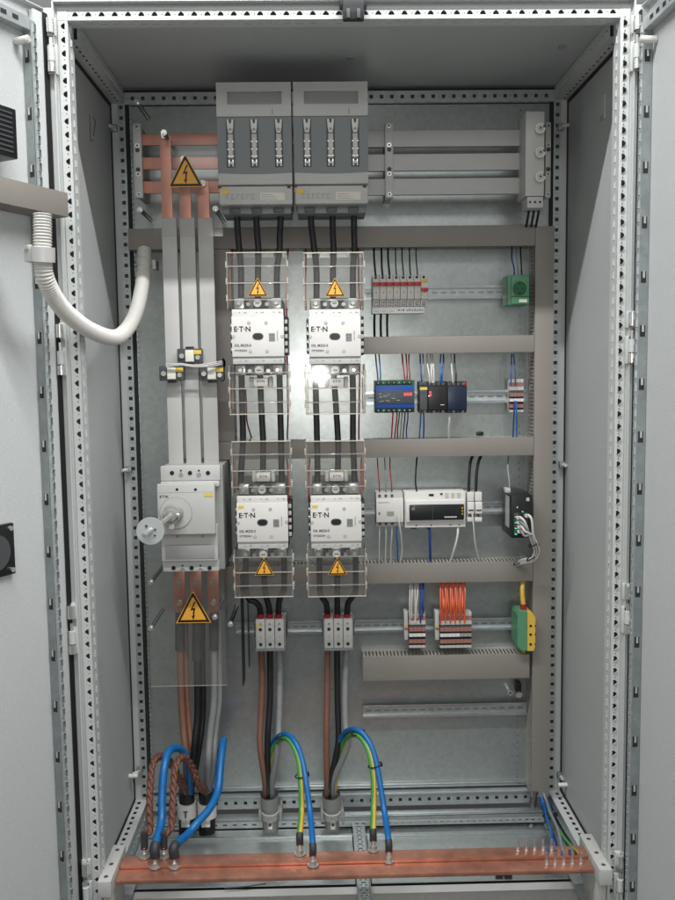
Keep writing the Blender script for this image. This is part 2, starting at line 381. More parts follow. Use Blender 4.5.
# roof details: top middle latch
p = at(353, 10, -.01)
m = MB(); m.box(p.x-.022, p.x+.022, -.03, -.013, p.z-.026, p.z+.018, 'black', .004); m.box(p.x-.028, p.x+.028, -.022, -.002, p.z+.002, p.z+.02, 'black', .003)
m.box(p.x-.014, p.x-.007, -.034, -.028, p.z-.024, p.z-.006, 'dgrey', .001); m.box(p.x+.007, p.x+.014, -.034, -.028, p.z-.024, p.z-.006, 'dgrey', .001)
m.build('door_catch', cab)
m = MB()
for px, py in ((350, 58), (562, 47)):
    d = ray(px, py); q = CAM+d*((1.979-CAM.z)/d.z); MB().box(q.x-.008, q.x+.008, q.y-.012, q.y+.012, 1.977, 1.9792, 'mgrey', .001).build('roof_stud', cab)
m = MB()
d = ray(90, 128); q = CAM+d*((-.6015-CAM.x)/d.x)
for a, b in (((0, -.03), (0, .03)), ((0, -.03), (.03, -.02)), ((.03, .035), (.055, .03)), ((.055, .03), (.03, -.01))):
    m.tube([(q.x, q.y+a[0], q.z+a[1]), (q.x, q.y+b[0], q.z+b[1])], .0009, 'ink', 5, raw=True)
m.build('pen_mark', cab)
d = ray(603, 112); q = CAM+d*((.6015-CAM.x)/d.x)
m = MB(); m.box(.6, .602, q.y-.016, q.y+.016, q.z-.018, q.z+.035, 'lgrey', .001); m.box(.598, .6, q.y-.012, q.y+.012, q.z-.018, q.z-.008, 'mgrey', .0005); m.build('earth_symbol_plate', cab)

# doors (built in door coordinates: X along the width from the hinge, Y = towards its outside, Z up)
def door(sx, O, al, a, b, dep):
    c, s = math.cos(al), math.sin(al)
    u = Vector((sx*c, -s, 0)); n = Vector((-sx*s, -c, 0))          # n: the inner side's normal
    T = Matrix(((u.x, -n.x, 0, O[0]), (u.y, -n.y, 0, O[1]), (0, 0, 1, 0), (0, 0, 0, 1)))
    m = MB(); z0, z1 = .0, 1.985
    m.box(0, .60, .0, .0015, z0, z1, 'door', 0, T)
    m.box(0, .002, -.014, 0, z0, z1, 'door', 0, T); m.box(.0, .60, -.014, 0, z1-.002, z1, 'door', 0, T)
    m.box(0, .60, -.014, 0, z0, z0+.002, 'door', 0, T)
    if sx < 0: m.box(.0065, a-.003, -.0145, -.002, z0+.01, z1-.01, 'door', .003, T)
    d = m.build('door', cab, recalc=True)
    m = MB(); m.box(-.005, .0062, -.0175, -.0143, z0+.01, z1-.01, 'gasket', 0, T); m.build('door_gasket', d)
    m = MB()
    def q(x, y, z): return T @ Vector((x, y, z))
    hs = [[(PT/2-.008, .008), (PT/2+.008, .008), (PT/2+.008, .014), (PT/2-.008, .014)], circ(.0016, .011, .0013, 6)]
    uu = u if sx < 0 else -u
    if sx < 0: m.perf(q(b, -dep, z0+.04), (0, 0, 1), -u, z1-z0-.08, b-a, PT, hs, 'zinc', .003)
    else: m.perf(q(a, -dep, z0+.04), (0, 0, 1), u, z1-z0-.08, b-a, PT, hs, 'zinc', .003)
    m.box(a+.001, b-.002, -dep+.006, -dep+.016, z0+.045, z1-.045, 'dark', 0, T)  # dark core paints the shade inside the door rail
    m.box(b-.0015, b, -dep, -.001, z0+.04, z1-.04, 'zincd', 0, T); m.box(a, a+.0015, -dep, -.001, z0+.04, z1-.04, 'zinc', 0, T)
    z = z1-.11
    while z > z0+.06:                                     # clip notches on the side of the rail
        m.box(b, b+.0006, -.017, -.006, z-.012, z+.012, 'dark', 0, T); m.box(b+.0006, b+.002, -.0135, -.009, z-.002, z+.012, 'steel', 0, T)
        z -= .112
    m.box(b, .58, -dep, -.001, z1-.06, z1-.035, 'zinc', 0, T)
    for i in range(8): m.box(b+.03+i*.03, b+.045+i*.03, -dep-.0005, -dep, z1-.052, z1-.043, 'dark', 0, T)
    m.build('perforated_rail', d, recalc=False)
    m = MB()
    m.cyl(q(b-.01+.028, -.001, z1-.085), q(b-.01+.028, -.034, z1-.085), .0075, 'white', 12); m.cyl(q(b+.018, -.03, z1-.085), q(b+.018, -.036, z1-.085), .005, 'lgrey', 12)
    m.build('door_stop', d)
    return T, d
TL, dl = door(-1, (-.629, -.006), math.radians(63), .035, .050, .022)
TR, dr = door(1, (.627, -.010), math.radians(88), .008, .030, .020)

# things fixed to the left door
def doorpt(px, py, T, off):      # meet the door plane (offset towards the inside)
    o = T @ Vector((0, -off, 0)); n = (T.to_3x3() @ Vector((0, 1, 0))); d = ray(px, py)
    return CAM+d*((o-CAM).dot(n)/d.dot(n))
def doorlocal(px, py, T, off): return T.inverted() @ doorpt(px, py, T, off)
a = doorlocal(16.5, 120, TL, .05); b = doorlocal(16.5, 157, TL, .05)
m = MB(); m.box(a.x, a.x+.16, -.05, -.001, b.z-.004, b.z+.09, 'black', .003, TL)
for i in range(9): m.box(a.x-.0008, a.x, -.044, -.008, b.z+.006+i*.008, b.z+.009+i*.008, 'dgrey', 0, TL)
for i in range(9): m.box(a.x+.012, a.x+.14, -.0515, -.05, b.z+.006+i*.009, b.z+.009+i*.009, 'dgrey', 0, TL)
m.build('filter_fan', None, 'black louvred plastic fan box on upper part of left door', 'fan', recalc=True)
a = doorlocal(15, 548, TL, .012)
m = MB(); zc = a.z; m.box(a.x, a.x+.11, -.012, -.001, zc-.052, zc+.052, 'black', .003, TL)
m.cyl(TL @ Vector((a.x+.055, -.012, zc)), TL @ Vector((a.x+.055, -.02, zc)), .036, 'dgrey', 24)
for q in (-1, 1): m.cyl(TL @ Vector((a.x+.010, -.012, zc+q*.042)), TL @ Vector((a.x+.010, -.016, zc+q*.042)), .005, 'steel', 12)
m.build('handle_plate', None, 'black square escutcheon plate with two screws on left door', 'plate', recalc=True)
# cable duct on the door
a = doorlocal(67, 206, TL, .06); zt_, zb_ = at(67, 193, -.15).z, 0
pA = doorpt(67, 193, TL, .06); pB = doorpt(67, 217, TL, .06)
t = thing('cable_duct', 'grey cable duct mounted horizontally across left door above the hose', 'cable duct', tuple(TL @ Vector((a.x+.1, 0, pB.z))))
la = TL.inverted() @ pA
m = MB(); m.box(la.x, la.x+.34, -.062, -.058, pB.z, pA.z, 'duct', .001, TL); m.box(la.x, la.x+.34, -.058, -.045, pA.z-.002, pA.z, 'duct', 0, TL)
m.box(la.x, la.x+.002, -.058, -.001, pB.z, pA.z, 'duct', 0, TL); m.build('duct_cover', t, recalc=True)
m = MB()
for i in range(33): m.box(la.x+.006+i*.010, la.x+.012+i*.010, -.057, -.001, pB.z, pB.z+.002, 'duct', 0, TL); m.box(la.x+.006+i*.010, la.x+.012+i*.010, -.057, -.001, pA.z-.004, pA.z-.002, 'duct', 0, TL)
m.box(la.x+.002, la.x+.34, -.003, -.001, pB.z+.002, pA.z-.004, 'duct', 0, TL); m.build('slotted_body', t, recalc=True)

# hose from door to cabinet
def hose():
    pts = [(42.5, 214, -.19), (42.7, 240, -.19), (43, 262, -.185), (47, 283, -.17), (63, 309, -.10), (88, 329, .0), (113, 337.5, .11), (127, 329, .2), (137, 309, .28), (143, 280, .37), (144.3, 262, .40), (144.5, 250, .42)]
    C = spline(P3(pts), 14); t = thing('corrugated_hose', 'pale grey corrugated cable hose looping from left door into cabinet', 'hose', tuple(C[-1]))
    # resample evenly
    acc = [0]
    for i in range(1, len(C)): acc.append(acc[-1]+(C[i]-C[i-1]).length)
    n = int(acc[-1]/.0011); Q = []; j = 0
    for i in range(n+1):
        s = acc[-1]*i/n
        while j < len(acc)-2 and acc[j+1] < s: j += 1
        Q.append(C[j].lerp(C[j+1], (s-acc[j])/(acc[j+1]-acc[j])))
    m = MB(); cnt = len(Q)-1
    m.tube(Q, lambda f: .0166+.0013*math.sin(f*cnt*2*PI/5), 'hose', 20, raw=True); m.build('hose_body', t)
    a = P3([(42.9, 247, -.19), (43, 262, -.187)]); m = MB(); m.cyl(a[0], a[1], .0225, 'lgrey', 28); m.box(a[0].x-.034, a[0].x-.018, a[0].y-.008, a[0].y+.02, a[1].z, a[0].z+.004, 'lgrey', .002)
    m.cyl((a[0].x-.028, a[0].y-.01, (a[0].z+a[1].z)/2+.012), (a[0].x-.028, a[0].y-.02, (a[0].z+a[1].z)/2+.012), .005, 'steel', 10); m.build('hose_clamp', t)
    a = P3([(144.2, 260, .405), (144, 267, .40)]); m = MB(); m.cyl(a[0], a[1], .0215, 'lgrey', 28); m.box(a[0].x+.018, a[0].x+.03, a[0].y-.005, a[0].y+.04, a[1].z-.006, a[0].z, 'lgrey', .002); m.build('hose_clamp', t)
    a = P3([(144.6, 247.5, .44), (144.6, 252, .435)]); m = MB(); m.cyl(a[0], a[1], .0195, 'lgrey', 24); m.build('hose_collar', t)
hose()

# ---------------------------------------------------------------- ducts
DY = .42
def duct(x0, x1, z0, z1, vert, label, group='grey slotted cable ducts on the mounting plate', yb=PY-.0008, yf=DY):
    t = thing('cable_duct', label, 'cable duct', ((x0+x1)/2, yb, z0), group)
    m = MB(); m.box(x0, x1, yf, yf+.0022, z0, z1, 'duct', .0008)
    if vert:
        for a, b in ((x0, x0+.0018), (x1-.0018, x1)): m.box(a, b, yf+.0023, yf+.012, z0, z1, 'duct')
    else:
        for a, b in ((z0, z0+.0018), (z1-.0018, z1)): m.box(x0, x1, yf+.0023, yf+.012, a, b, 'duct')
    m.build('duct_cover', t)
    m = MB(); L = (z1-z0) if vert else (x1-x0); n = int(L/.0098)
    for i in range(n):
        a = .002+i*.0098; b = a+.0056
        if vert:
            for c, d in ((x0+.002, x0+.0035), (x1-.0035, x1-.002)): m.box(c, d, yf+.003, yb-.02, z0+a, z0+b, 'ductd')
        else:
            for c, d in ((z0+.002, z0+.0035), (z1-.0035, z1-.002)): m.box(x0+a, x0+b, yf+.003, yb-.02, c, d, 'ductd')
    if vert:
        for c, d in ((x0+.002, x0+.0035), (x1-.0035, x1-.002)): m.box(c, d, yb-.02, yb-.002, z0, z1, 'ductd')
        m.box(x0+.002, x1-.002, yb-.0018, yb, z0, z1, 'ductd')
    else:
        for c, d in ((z0+.002, z0+.0035), (z1-.0035, z1-.002)): m.box(x0, x1, yb-.02, yb-.002, c, d, 'ductd')
        m.box(x0, x1, yb-.0018, yb, z0+.002, z1-.002, 'ductd')
    m.build('slotted_body', t)
def hrect(px0, px1, py0, py1, pxm, Y=DY):
    return at(px0, (py0+py1)/2, Y).x, at(px1, (py0+py1)/2, Y).x, at(pxm, py1, Y).z, at(pxm, py0, Y).z
VX0, VX1 = at(534, 450, DY).x, at(552.5, 450, DY).x
duct(VX0, VX1, at(540, 797, DY).z, at(545, 226, DY).z, True, 'tall vertical grey slotted duct along right edge of mounting plate')
d1 = hrect(128, 532, 226, 247, 400); duct(d1[0], VX0-.001, d1[2], d1[3], False, 'long horizontal duct below the busbars, topmost of the ducts')
d2 = hrect(362, 532, 336, 353, 450); duct(d2[0], VX0-.001, d2[2], d2[3], False, 'short grey duct between the red-toggled breakers and blue module')
d3 = hrect(216, 532, 438.5, 456.5, 450); duct(d3[0], VX0-.001, d3[2], d3[3], False, 'grey duct between the blue module row and white meter row')
d4 = hrect(217, 532, 563, 582.5, 450); duct(d4[0], VX0-.001, d4[2], d4[3], False, 'grey duct directly above orange and white-blue terminal wires')
d5 = hrect(363, 529.5, 656, 679.5, 450); duct(d5[0], d5[1], d5[2], d5[3], False, 'lowest grey duct, below the orange-wired terminal blocks')
vx = at(215, 350, DY).x, at(233, 350, DY).x; duct(vx[0], vx[1], d3[3]+.001, d1[2]-.001, True, 'vertical grey duct between sleeved bars and left contactors')

# ---------------------------------------------------------------- DIN rails
def din(px0, px1, py, label, thick=1):
    a = at(px0, py, .48); b = at(px1, py, .48); z = at((px0+px1)/2, py, .48).z; h = .0175
    m = MB(); L = b.x-a.x
    m.box(a.x, b.x, .478, .4795, z+h-.0055, z+h, 'rail'); m.box(a.x, b.x, .478, .4795, z-h, z-h+.0055, 'rail')
    m.box(a.x, b.x, .4796, .4865, z+h-.0068, z+h-.0056, 'rail'); m.box(a.x, b.x, .4796, .4865, z-h+.0056, z-h+.0068, 'rail')
    m.perf((a.x, .4866, z-h+.0056), (1, 0, 0), (0, 0, 1), L, 2*h-.0112, .025, [[(.004, .009), (.019, .009), (.020, .0118), (.019, .0146), (.004, .0146), (.003, .0118)]], 'zinc', .001)
    m.box(a.x, b.x, .4895, .4992, z-h+.004, z-h+.006, 'zincd'); m.box(a.x, b.x, .4885, .4893, z-h+.0065, z+h-.0065, 'zincd')
    m.build('mounting_rail', None, label, 'rail', 'steel mounting rails across the plate')
din(364, 506, 292.5, 'slotted steel rail carrying the red-toggled breakers and green socket')
din(364, 526, 397, 'slotted steel rail carrying the blue and black modules')
din(364, 503, 508.5, 'slotted steel rail carrying the white meter and black panel device')
din(236, 517, 626, 'long steel rail carrying orange-wired and grey three-pole terminals')
din(363, 527, 710, 'empty steel rail near the bottom, below the lowest duct')

# ---------------------------------------------------------------- busbars
BY = .40
hb = []
for (c0, c1, s0, s1, lab) in ((134, 145, 130, 146.5, 'top'), (157, 169, 153.5, 170.5, 'middle'), (181, 193, 178, 194.5, 'bottom')):
    xa = at(141, c0, BY).x; z1 = at(181, c0, BY).z; z0 = at(181, c1, BY).z; xm = at(300, 160, BY).x; xb = at(527, 160, BY).x
    t1, t0 = at(460, s0, BY).z, at(460, s1, BY).z; zc = (z0+z1)/2*.5+(t0+t1)/2*.5
    hb.append((z0, z1))
    t = thing('busbar', '%s horizontal busbar, bare copper on the left and grey sleeved on the right' % lab, 'busbar', ((xa+xb)/2, BY, z0), 'horizontal busbars')
    MB().box(xa, xm, BY, BY+.010, z0, z1, 'copper', .001).build('copper_section', t)
    MB().box(xm, xb, BY-.002, BY+.012, t0, t1, 'sleeve', .003).build('sleeved_section', t)
def strip(px0, px1, py0, py1, Y, label, n=6):
    x0, x1, z0, z1 = R(px0, py0, px1, py1, Y); m = MB(); t = thing('busbar_support', label, 'support', ((x0+x1)/2, PY, z0), 'moulded busbar supports')
    m.box(x0, x1, Y, Y+.02, z0, z1, 'lgrey', .003); m.box(x0+.003, x1-.003, Y+.02, PY-.001, z0+.006, z1-.006, 'mgrey'); m.build('support_body', t)
    for i, f in enumerate((.05, .32, .38, .64, .70, .95)):
        z = z0+(z1-z0)*f; m = MB(); m.cyl((x0/2+x1/2, Y-.001, z), (x0/2+x1/2, Y+.001, z), .0058, 'dgrey' if i in (2, 3) else 'steel', 14); m.cyl((x0/2+x1/2, Y-.0016, z), (x0/2+x1/2, Y-.0009, z), .0028, 'black' if i in (2, 3) else 'dgrey', 6); m.build('screw', t)
strip(133.5, 142, 123, 198, .385, 'grey busbar support strip at left end of copper busbars')
strip(385, 393.5, 122, 198, .385, 'grey busbar support strip between fuse switches and terminal box')
strip(545.5, 551, 122, 198, .42, 'grey busbar support strip behind the terminal box')

# vertical bars
VY = .365
for i, (xt, xb_, cy) in enumerate((((160.5, 171.5), (168.5, 183.5), 136), ((178.5, 190), (186, 202), 158), ((196.5, 208.5), (204, 219.5), 181))):
    zsp = at(180, 218, VY).z; zc = at(180, cy, VY).z; zb = at(190, 474, VY).z
    sx0 = (at((162, 180, 198)[i]+.3, 240, VY).x+at(xb_[0], 460, VY).x)/2; sx1 = (at((177, 194.5, 213)[i], 240, VY).x+at(xb_[1], 460, VY).x)/2
    cx0, cx1 = at(xt[0]+.5, 190, VY).x, at(xt[1]+.5, 190, VY).x
    t = thing('vertical_busbar', '%s of three vertical bars, copper top and grey sleeve above the rotary breaker' % ('leftmost', 'middle', 'rightmost')[i], 'busbar', ((sx0+sx1)/2, VY, zb), 'vertical busbars feeding the breaker')
    MB().box(cx0, cx1, VY, VY+.009, zsp, zc, 'copper', .001).build('copper_section', t)
    MB().box(sx0, sx1, VY-.002, VY+.012, zb, zsp, 'sleeve', .002).build('sleeved_section', t)
    z = (hb[i][0]+hb[i][1])/2; xc = (cx0+cx1)/2
    m = MB(); m.cyl((xc, VY-.007, z), (xc, VY, z), .009, 'steel', 6); m.cyl((xc, VY-.012, z), (xc, VY-.006, z), .005, 'steel', 12); m.cyl((xc, VY+.0095, z), (xc, BY-.0005, z), .008, 'steel', 12); m.build('bolt', t)

# ---------------------------------------------------------------- warning sign helper
def sign(m, cx, zb, w, y):
    h = w*.90
    def tri(k, s, yy, y2):
        cz = zb+h*.36; m.prism([(cx-w/2*s, cz-h*.36*s), (cx+w/2*s, cz-h*.36*s), (cx+w*.02, cz+h*.64*s), (cx-w*.02, cz+h*.64*s)], yy, y2, k)
    tri('yellow', 1, y-.0004, y); tri('sblack', .93, y-.0007, y-.00041); tri('yellow', .72, y-.0010, y-.00071)
    s = w/1.0; bz = zb+h*.12
    pts = [(.035, .52), (-.085, .25), (.0, .27), (-.02, .09), (-.06, .11), (.0, -.02), (.05, .13), (.02, .11), (.06, .34), (-.02, .31), (.075, .50)]
    m.prism([(cx+a*s, bz+b*s) for a, b in pts], y-.0013, y-.00101, 'sblack')

# clear covers
def standoff(pxh, pyh, Yh, label, yb=PY-.001):
    p = at(pxh, pyh, Yh); t = thing('standoff_bolt', label, 'bolt', (p.x, yb, p.z), 'black standoffs holding the clear covers')
    m = MB(); m.cyl((p.x, Yh+.004, p.z), (p.x, yb, p.z), .0055, 'black', 12); m.build('standoff_rod', t)
    m = MB(); m.cyl((p.x, Yh-.004, p.z), (p.x, Yh+.0035, p.z), .0078, 'steel', 6); m.cyl((p.x, Yh-.010, p.z), (p.x, Yh-.0041, p.z), .0042, 'steel', 12); m.build('nut', t)
CY = .33
x0, x1, z0, z1 = R(152.5, 137, 222, 236.5, CY)
t = thing('clear_cover', 'clear plastic sheet with large warning triangle over copper bars at upper left', 'cover', ((x0+x1)/2, CY, z0))
MB().box(x0, x1, CY, CY+.003, z0, z1, 'clear2', .0006).build('cover_sheet', t)
sx = R(168, 157, 203, 187, CY-.001); m = MB(); sign(m, (sx[0]+sx[1])/2, sx[2], sx[1]-sx[0], CY-.0005); m.build('warning_sign', t)
for a in ((164, 133, 'bolt head at top edge of upper clear cover'), (140, 210, 'black standoff left of the upper clear cover'), (215.5, 209, 'black standoff between upper clear cover and fuse switch'), (137, 102, 'black standoff in top left corner of the plate')):
    standoff(a[0], a[1], .318 if a[0] > 160 else .36, a[2])
CY2 = .34
x0, x1, z0, z1 = R(149, 562, 225, 686, CY2)
t = thing('clear_cover', 'clear plastic sheet with warning triangle over bars below rotary breaker', 'cover', ((x0+x1)/2, CY2, z0))
m = MB(); m.box(x0, x1, CY2, CY2+.003, z0, z1, 'clear2', .0006); m.build('cover_sheet', t)
m = MB(); m.box(x1+.0002, x1+.0022, CY2, CY2+.05, z0, z1, 'clear2', 0); m.box(x0, x1, CY2-.0008, CY2-.0002, z0, z0+.0012, 'clearedge', 0); m.build('folded_edge', t)
sx = R(175.5, 593, 211, 623, CY2-.001); m = MB(); sign(m, (sx[0]+sx[1])/2, sx[2], sx[1]-sx[0], CY2-.0005); m.build('warning_sign', t)
for a in ((151, 582, 'upper left standoff of lower clear cover'), (151, 628, 'lower left standoff of lower clear cover'), (230.5, 624, 'standoff right of the lower clear cover, beside left terminal block'), (215, 617, 'bolt at right corner of the lower warning triangle')):
    standoff(a[0], a[1], .33, a[2])
m = MB(); a = at(240.5, 575, .36); b = at(241, 686, .36); m.box(a.x-.0015, a.x+.0015, .36, .42, b.z, a.z, 'black')
m.build('partition_plate', None, 'thin dark upright partition between lower cover and left contactor column', 'partition')
m = MB(); a = at(247, 583, .46); b = at(247, 668, .46); m.box(a.x-.001, a.x+.001, .46, .49, b.z, a.z, 'dgrey'); m.build('partition_strip', None, 'short thin grey upright strip left of left three-pole terminal', 'strip')

# ---------------------------------------------------------------- current transformers
p0 = at(190, 356, .345)
ct = thing('current_transformer', 'small current transformer on the middle sleeved bar, above the other two', 'transformer', (p0.x, .365, p0.z), 'current transformers on the vertical bars')
w, h = .031, .0185
m = MB(); m.box(p0.x-w, p0.x+w, .335, .362, p0.z-h, p0.z+h, 'dgrey', .003); m.box(p0.x-.01, p0.x+.01, .340, .358, p0.z+h, p0.z+h+.005, 'black', .001); m.box(p0.x-.01, p0.x+.01, .340, .358, p0.z-h-.005, p0.z-h, 'black', .001); m.build('housing', ct)
m = MB(); m.box(p0.x-.010, p0.x+.011, .3335, .3349, p0.z-.014, p0.z+.015, 'paper', .0003); m.build('label_plate', ct)
m = MB(); m.box(p0.x+.0115, p0.x+.030, .3330, .3345, p0.z+.004, p0.z+.014, 'stick', .0003); m.build('yellow_sticker', ct)
m = MB(); m.cyl((p0.x-.019, .330, p0.z), (p0.x-.019, .3349, p0.z), .0065, 'steel', 10); m.cyl((p0.x+.021, .330, p0.z-.004), (p0.x+.021, .3349, p0.z-.004), .0058, 'steel', 10); m.build('terminal_screws', ct)
for px, py, l in ((172, 373.5, 'small current transformer on the left sleeved bar'), (212, 373.5, 'small current transformer on the right sleeved bar')):
    p = at(px, py, .345); dup(ct, (p.x, .365, p.z), l)
m = MB()
for dy in (0, 1.5, 3): m.tube(P3([(166, 364+dy, .325), (180, 363.5+dy*.5, .322), (195, 365+dy*.6, .322), (212, 363+dy, .322), (222, 361+dy, .33)]), .0012, 'cwhite', 6)
m.tube(P3([(222, 358, .33), (224.5, 363, .35), (222.5, 372, .36), (223, 381, .37)]), .0035, 'black', 6)
m.build('wire_bundle', None, 'thin white sensing wires running between the three current transformers', 'wires')

# ---------------------------------------------------------------- fuse switch disconnectors
FY = .25
def ff(px, py): return at(px, py, FY)
X0, X1 = ff(216.5, 140).x, ff(292.3, 140).x
zT, z1_, z2_, z3_, z4_, z5_ = [ff(293, y).z for y in (80.5, 116, 172, 184, 203, 211)]
fs = thing('fuse_switch', 'left of the two grey three-pole fuse switch disconnectors', 'fuse switch', ((X0+X1)/2, BY, z5_), 'fuse switch disconnectors')
xm = (X0+X1)/2; hw = (X1-X0)/2
m = MB(); m.box(X0+.003, X1-.003, .30, BY-.001, z4_, zT-.004, 'mgrey', .003); m.box(X0+.006, X1-.006, .285, BY-.02, z5_, z4_+.002, 'fgrey', .003)
m.box(X0+.002, X1-.002, .262, .300, z4_, z3_-.0015, 'lgrey', .003)
for i in (-1, 0, 1): m.box(xm+i*.053-.013, xm+i*.053+.013, .281, .30, z5_+.002, z4_-.004, 'dgrey', .003)
m.build('base', fs)
# hinged lid: outer shell in pieces around the handle recess
hx0, hx1 = ff(227, 100).x, ff(281.5, 100).x; hz1, hz0 = ff(254, 91.5).z, ff(254, 104.5).z
m = MB()
arc = lambda za, amp, n=10: [(X0+.0015+(X1-X0-.003)*i/n, za+amp*(1-((i/n)*2-1)**2)) for i in range(n+1)]
m.box(X0+.001, X1-.001, FY+.012, .299, z3_, zT-.002, 'lgrey', .004)
for q in ((X0+.0015, hx0, z1_, zT-.003), (hx1, X1-.0015, z1_, zT-.003), (hx0, hx1, hz1, zT-.003), (hx0, hx1, z1_, hz0)): m.box(q[0], q[1], FY, FY+.0119, q[2], q[3], 'lgrey')
m.box(hx0, hx1, FY+.009, FY+.0118, hz0, hz1, 'mgrey'); m.box(hx0, hx1, FY+.002, FY+.0089, hz0, hz0+.006, 'mgrey', .001)
m.box(X0+.0015, X1-.0015, FY+.004, FY+.0119, z3_+.001, z2_, 'lgrey', .002)
m.box((X0+X1)/2+.042, (X0+X1)/2+.045, FY-.0006, FY, z1_+.004, z1_+.016, 'mgrey'); m.build('lid', fs)
m = MB(); a = arc(z1_, .003); b = arc(z2_, -.0035)
m.prism(b+a[::-1], FY+.0035, FY+.011, 'fgrey'); m.build('window_panel', fs, recalc=True)
fz1, fz0 = ff(254, 119).z, ff(254, 167).z
for i, px in enumerate((230.5, 254.2, 278.8)):
    c = ff(px, 143).x
    m = MB(); m.box(c-.0098, c+.0098, FY+.002, FY+.0034, fz0, fz1, 'dgrey', .0005)
    m.prism([(c-.008, fz1-.001), (c-.0035, fz1-.001), (c-.002, fz1-.010), (c+.002, fz1-.010), (c+.0035, fz1-.001), (c+.008, fz1-.001), (c+.007, fz1-.018), (c+.0045, fz1-.032), (c-.0045, fz1-.032), (c-.007, fz1-.018)], FY-.001, FY+.0019, 'white')
    m.cyl((c, FY-.0022, fz1-.024), (c, FY+.0019, fz1-.024), .0035, 'mgrey', 12)
    m.box(c-.006, c+.006, FY-.0005, FY+.0019, fz0+.020, fz1-.034, 'lgrey', .001); m.box(c-.004, c+.004, FY-.0012, FY-.0004, fz0+.028, fz1-.045, 'hose')
    for dz in (.024, .04, .058): m.box(c-.0075, c+.0075, FY-.0009, FY+.0012, fz0+dz, fz0+dz+.0022, 'steel')
    for s in (-1, 1): m.box(c+s*.0045-.0018, c+s*.0045+.0018, FY-.0008, FY+.0019, fz0+.002, fz0+.018, 'steel', .0008)
    m.cyl((c, FY-.001, fz0+.010), (c, FY+.0019, fz0+.010), .0035, 'white', 8)
    m.build('fuse_window', fs)
m = MB(); r = R(221, 189.5, 228.5, 194, .26); m.rbox(r, .2606, .2618, 'stick', .0003); m.build('yellow_sticker', fs)
m = MB(); r = R(260, 192.5, 285, 200.5, .26); m.rbox(r, .2606, .2618, 'paper', .0003)
for i in range(3): m.box(r[0]+.004, r[0]+.03+.006*i, .2600, .2605, r[3]-.005-.005*i, r[3]-.0045-.005*i, 'dgrey')
m.build('name_plate', fs)
m = MB()
for i in range(6):
    r = R(226.5+i*5, 194, 229.5+i*5, 199, .26); m.box(r[0], r[1], .2612, .2618, r[3]-.0012, r[3], 'mgrey'); m.box(r[0], r[0]+.0012, .2612, .2618, r[2], r[3]-.0013, 'mgrey')
    if i % 2: m.box(r[0]+.0013, r[1], .2612, .2618, r[2], r[2]+.0012, 'mgrey')
m.build('embossed_marking', fs)
m = MB()
for px in (219.5, 289): r = R(px-1.7, 186, px+1.7, 188, .26); m.rbox(r, .2600, .2618, 'black')
m.build('hinge_slots', fs)
off = ff(369, 140).x-ff(292.6, 140).x
fs2 = dup(fs, (fs.location.x+off, fs.location.y, fs.location.z), 'right of the two grey three-pole fuse switch disconnectors')

# ---------------------------------------------------------------- contactors
KY = .29
kx0, kx1, kz0, kz1 = R(231.8, 309, 284, 364, KY); kw = kx1-kx0; kh = kz1-kz0; kc = (kx0+kx1)/2; kz = (kz0+kz1)/2
GC = 'white power contactors in two columns'
con = thing('contactor', 'white square contactor, upper one of left column', 'contactor', (kc, PY, kz0), GC)
m = MB(); m.box(kx0+.004, kx1-.004, KY+.03, PY-.002, kz0-.028, kz1+.028, 'dgrey', .003); m.box(kx0+.001, kx1-.001, KY+.0125, KY+.0299, kz0+.002, kz1-.002, 'lgrey', .002); m.build('body', con)
m = MB(); m.box(kx0, kx1, KY, KY+.012, kz0+kh*.135, kz1-kh*.125, 'white', .0015); m.box(kx0+.001, kx1-.001, KY+.0035, KY+.012, kz1-kh*.123, kz1, 'white', .0015); m.box(kx0+.001, kx1-.001, KY+.0035, KY+.012, kz0, kz0+kh*.133, 'lgrey', .0015)
m.build('front_cover', con)
m = MB(); pts = [(kc+.0135*math.copysign(abs(math.cos(t))**.75, math.cos(t)), kz+.0005+.0085*math.sin(t)) for t in [2*PI*i/28 for i in range(28)]]
m.prism(pts, KY-.0008, KY+.001, 'dgrey'); m.prism([((x-kc)*.8+kc, (z-kz)*.75+kz) for x, z in pts], KY-.0012, KY-.0009, 'black'); m.build('position_indicator', con, recalc=True)
m = MB()
for a, b in ((-.17, .25), (.16, .25), (-.15, -.27), (.17, -.27), (-.47, 0), (.47, 0)):
    x, z = kc+a*kw, kz+b*kh; m.cyl((x, KY-.0006, z), (x, KY+.001, z), .0042, 'mgrey', 14); m.cyl((x, KY-.0010, z), (x, KY-.0007, z), .0028, 'lgrey', 12)
m.build('cover_screws', con)
m = MB()
for zz in (kz1-kh*.06, kz0+kh*.065):
    for a in (-.36, -.26, -.03, .07, .3, .4): m.box(kc+a*kw, kc+a*kw+(.006 if a in (-.26, .07, .4) else .003), KY+.0028, KY+.0034, zz-.001, zz+.0012, 'mgrey')
m.build('pole_marks', con)
m = MB(); m.box(kc+.027, kc+.042, KY-.0005, KY-.0001, kz-.012, kz+.008, 'mgrey')
for i in range(6): m.box(kc+.028, kc+.041, KY-.0008, KY-.0006, kz-.010+i*.003, kz-.009+i*.003, 'dgrey')
m.box(kc+.047, kc+.049, KY-.0006, KY-.0001, kz-.010, kz+.014, 'mgrey'); m.build('data_plate', con)
text('E·T·N', kx0+.005, KY-.0005, kz+.013, .0175, 'sblack', con)
text('DIL M225-S', kx0+.006, KY-.0005, kz-.024, .0085, 'dgrey', con)
text('XTCE225H', kx0+.006, KY-.0005, kz-.036, .0065, 'dgrey', con)
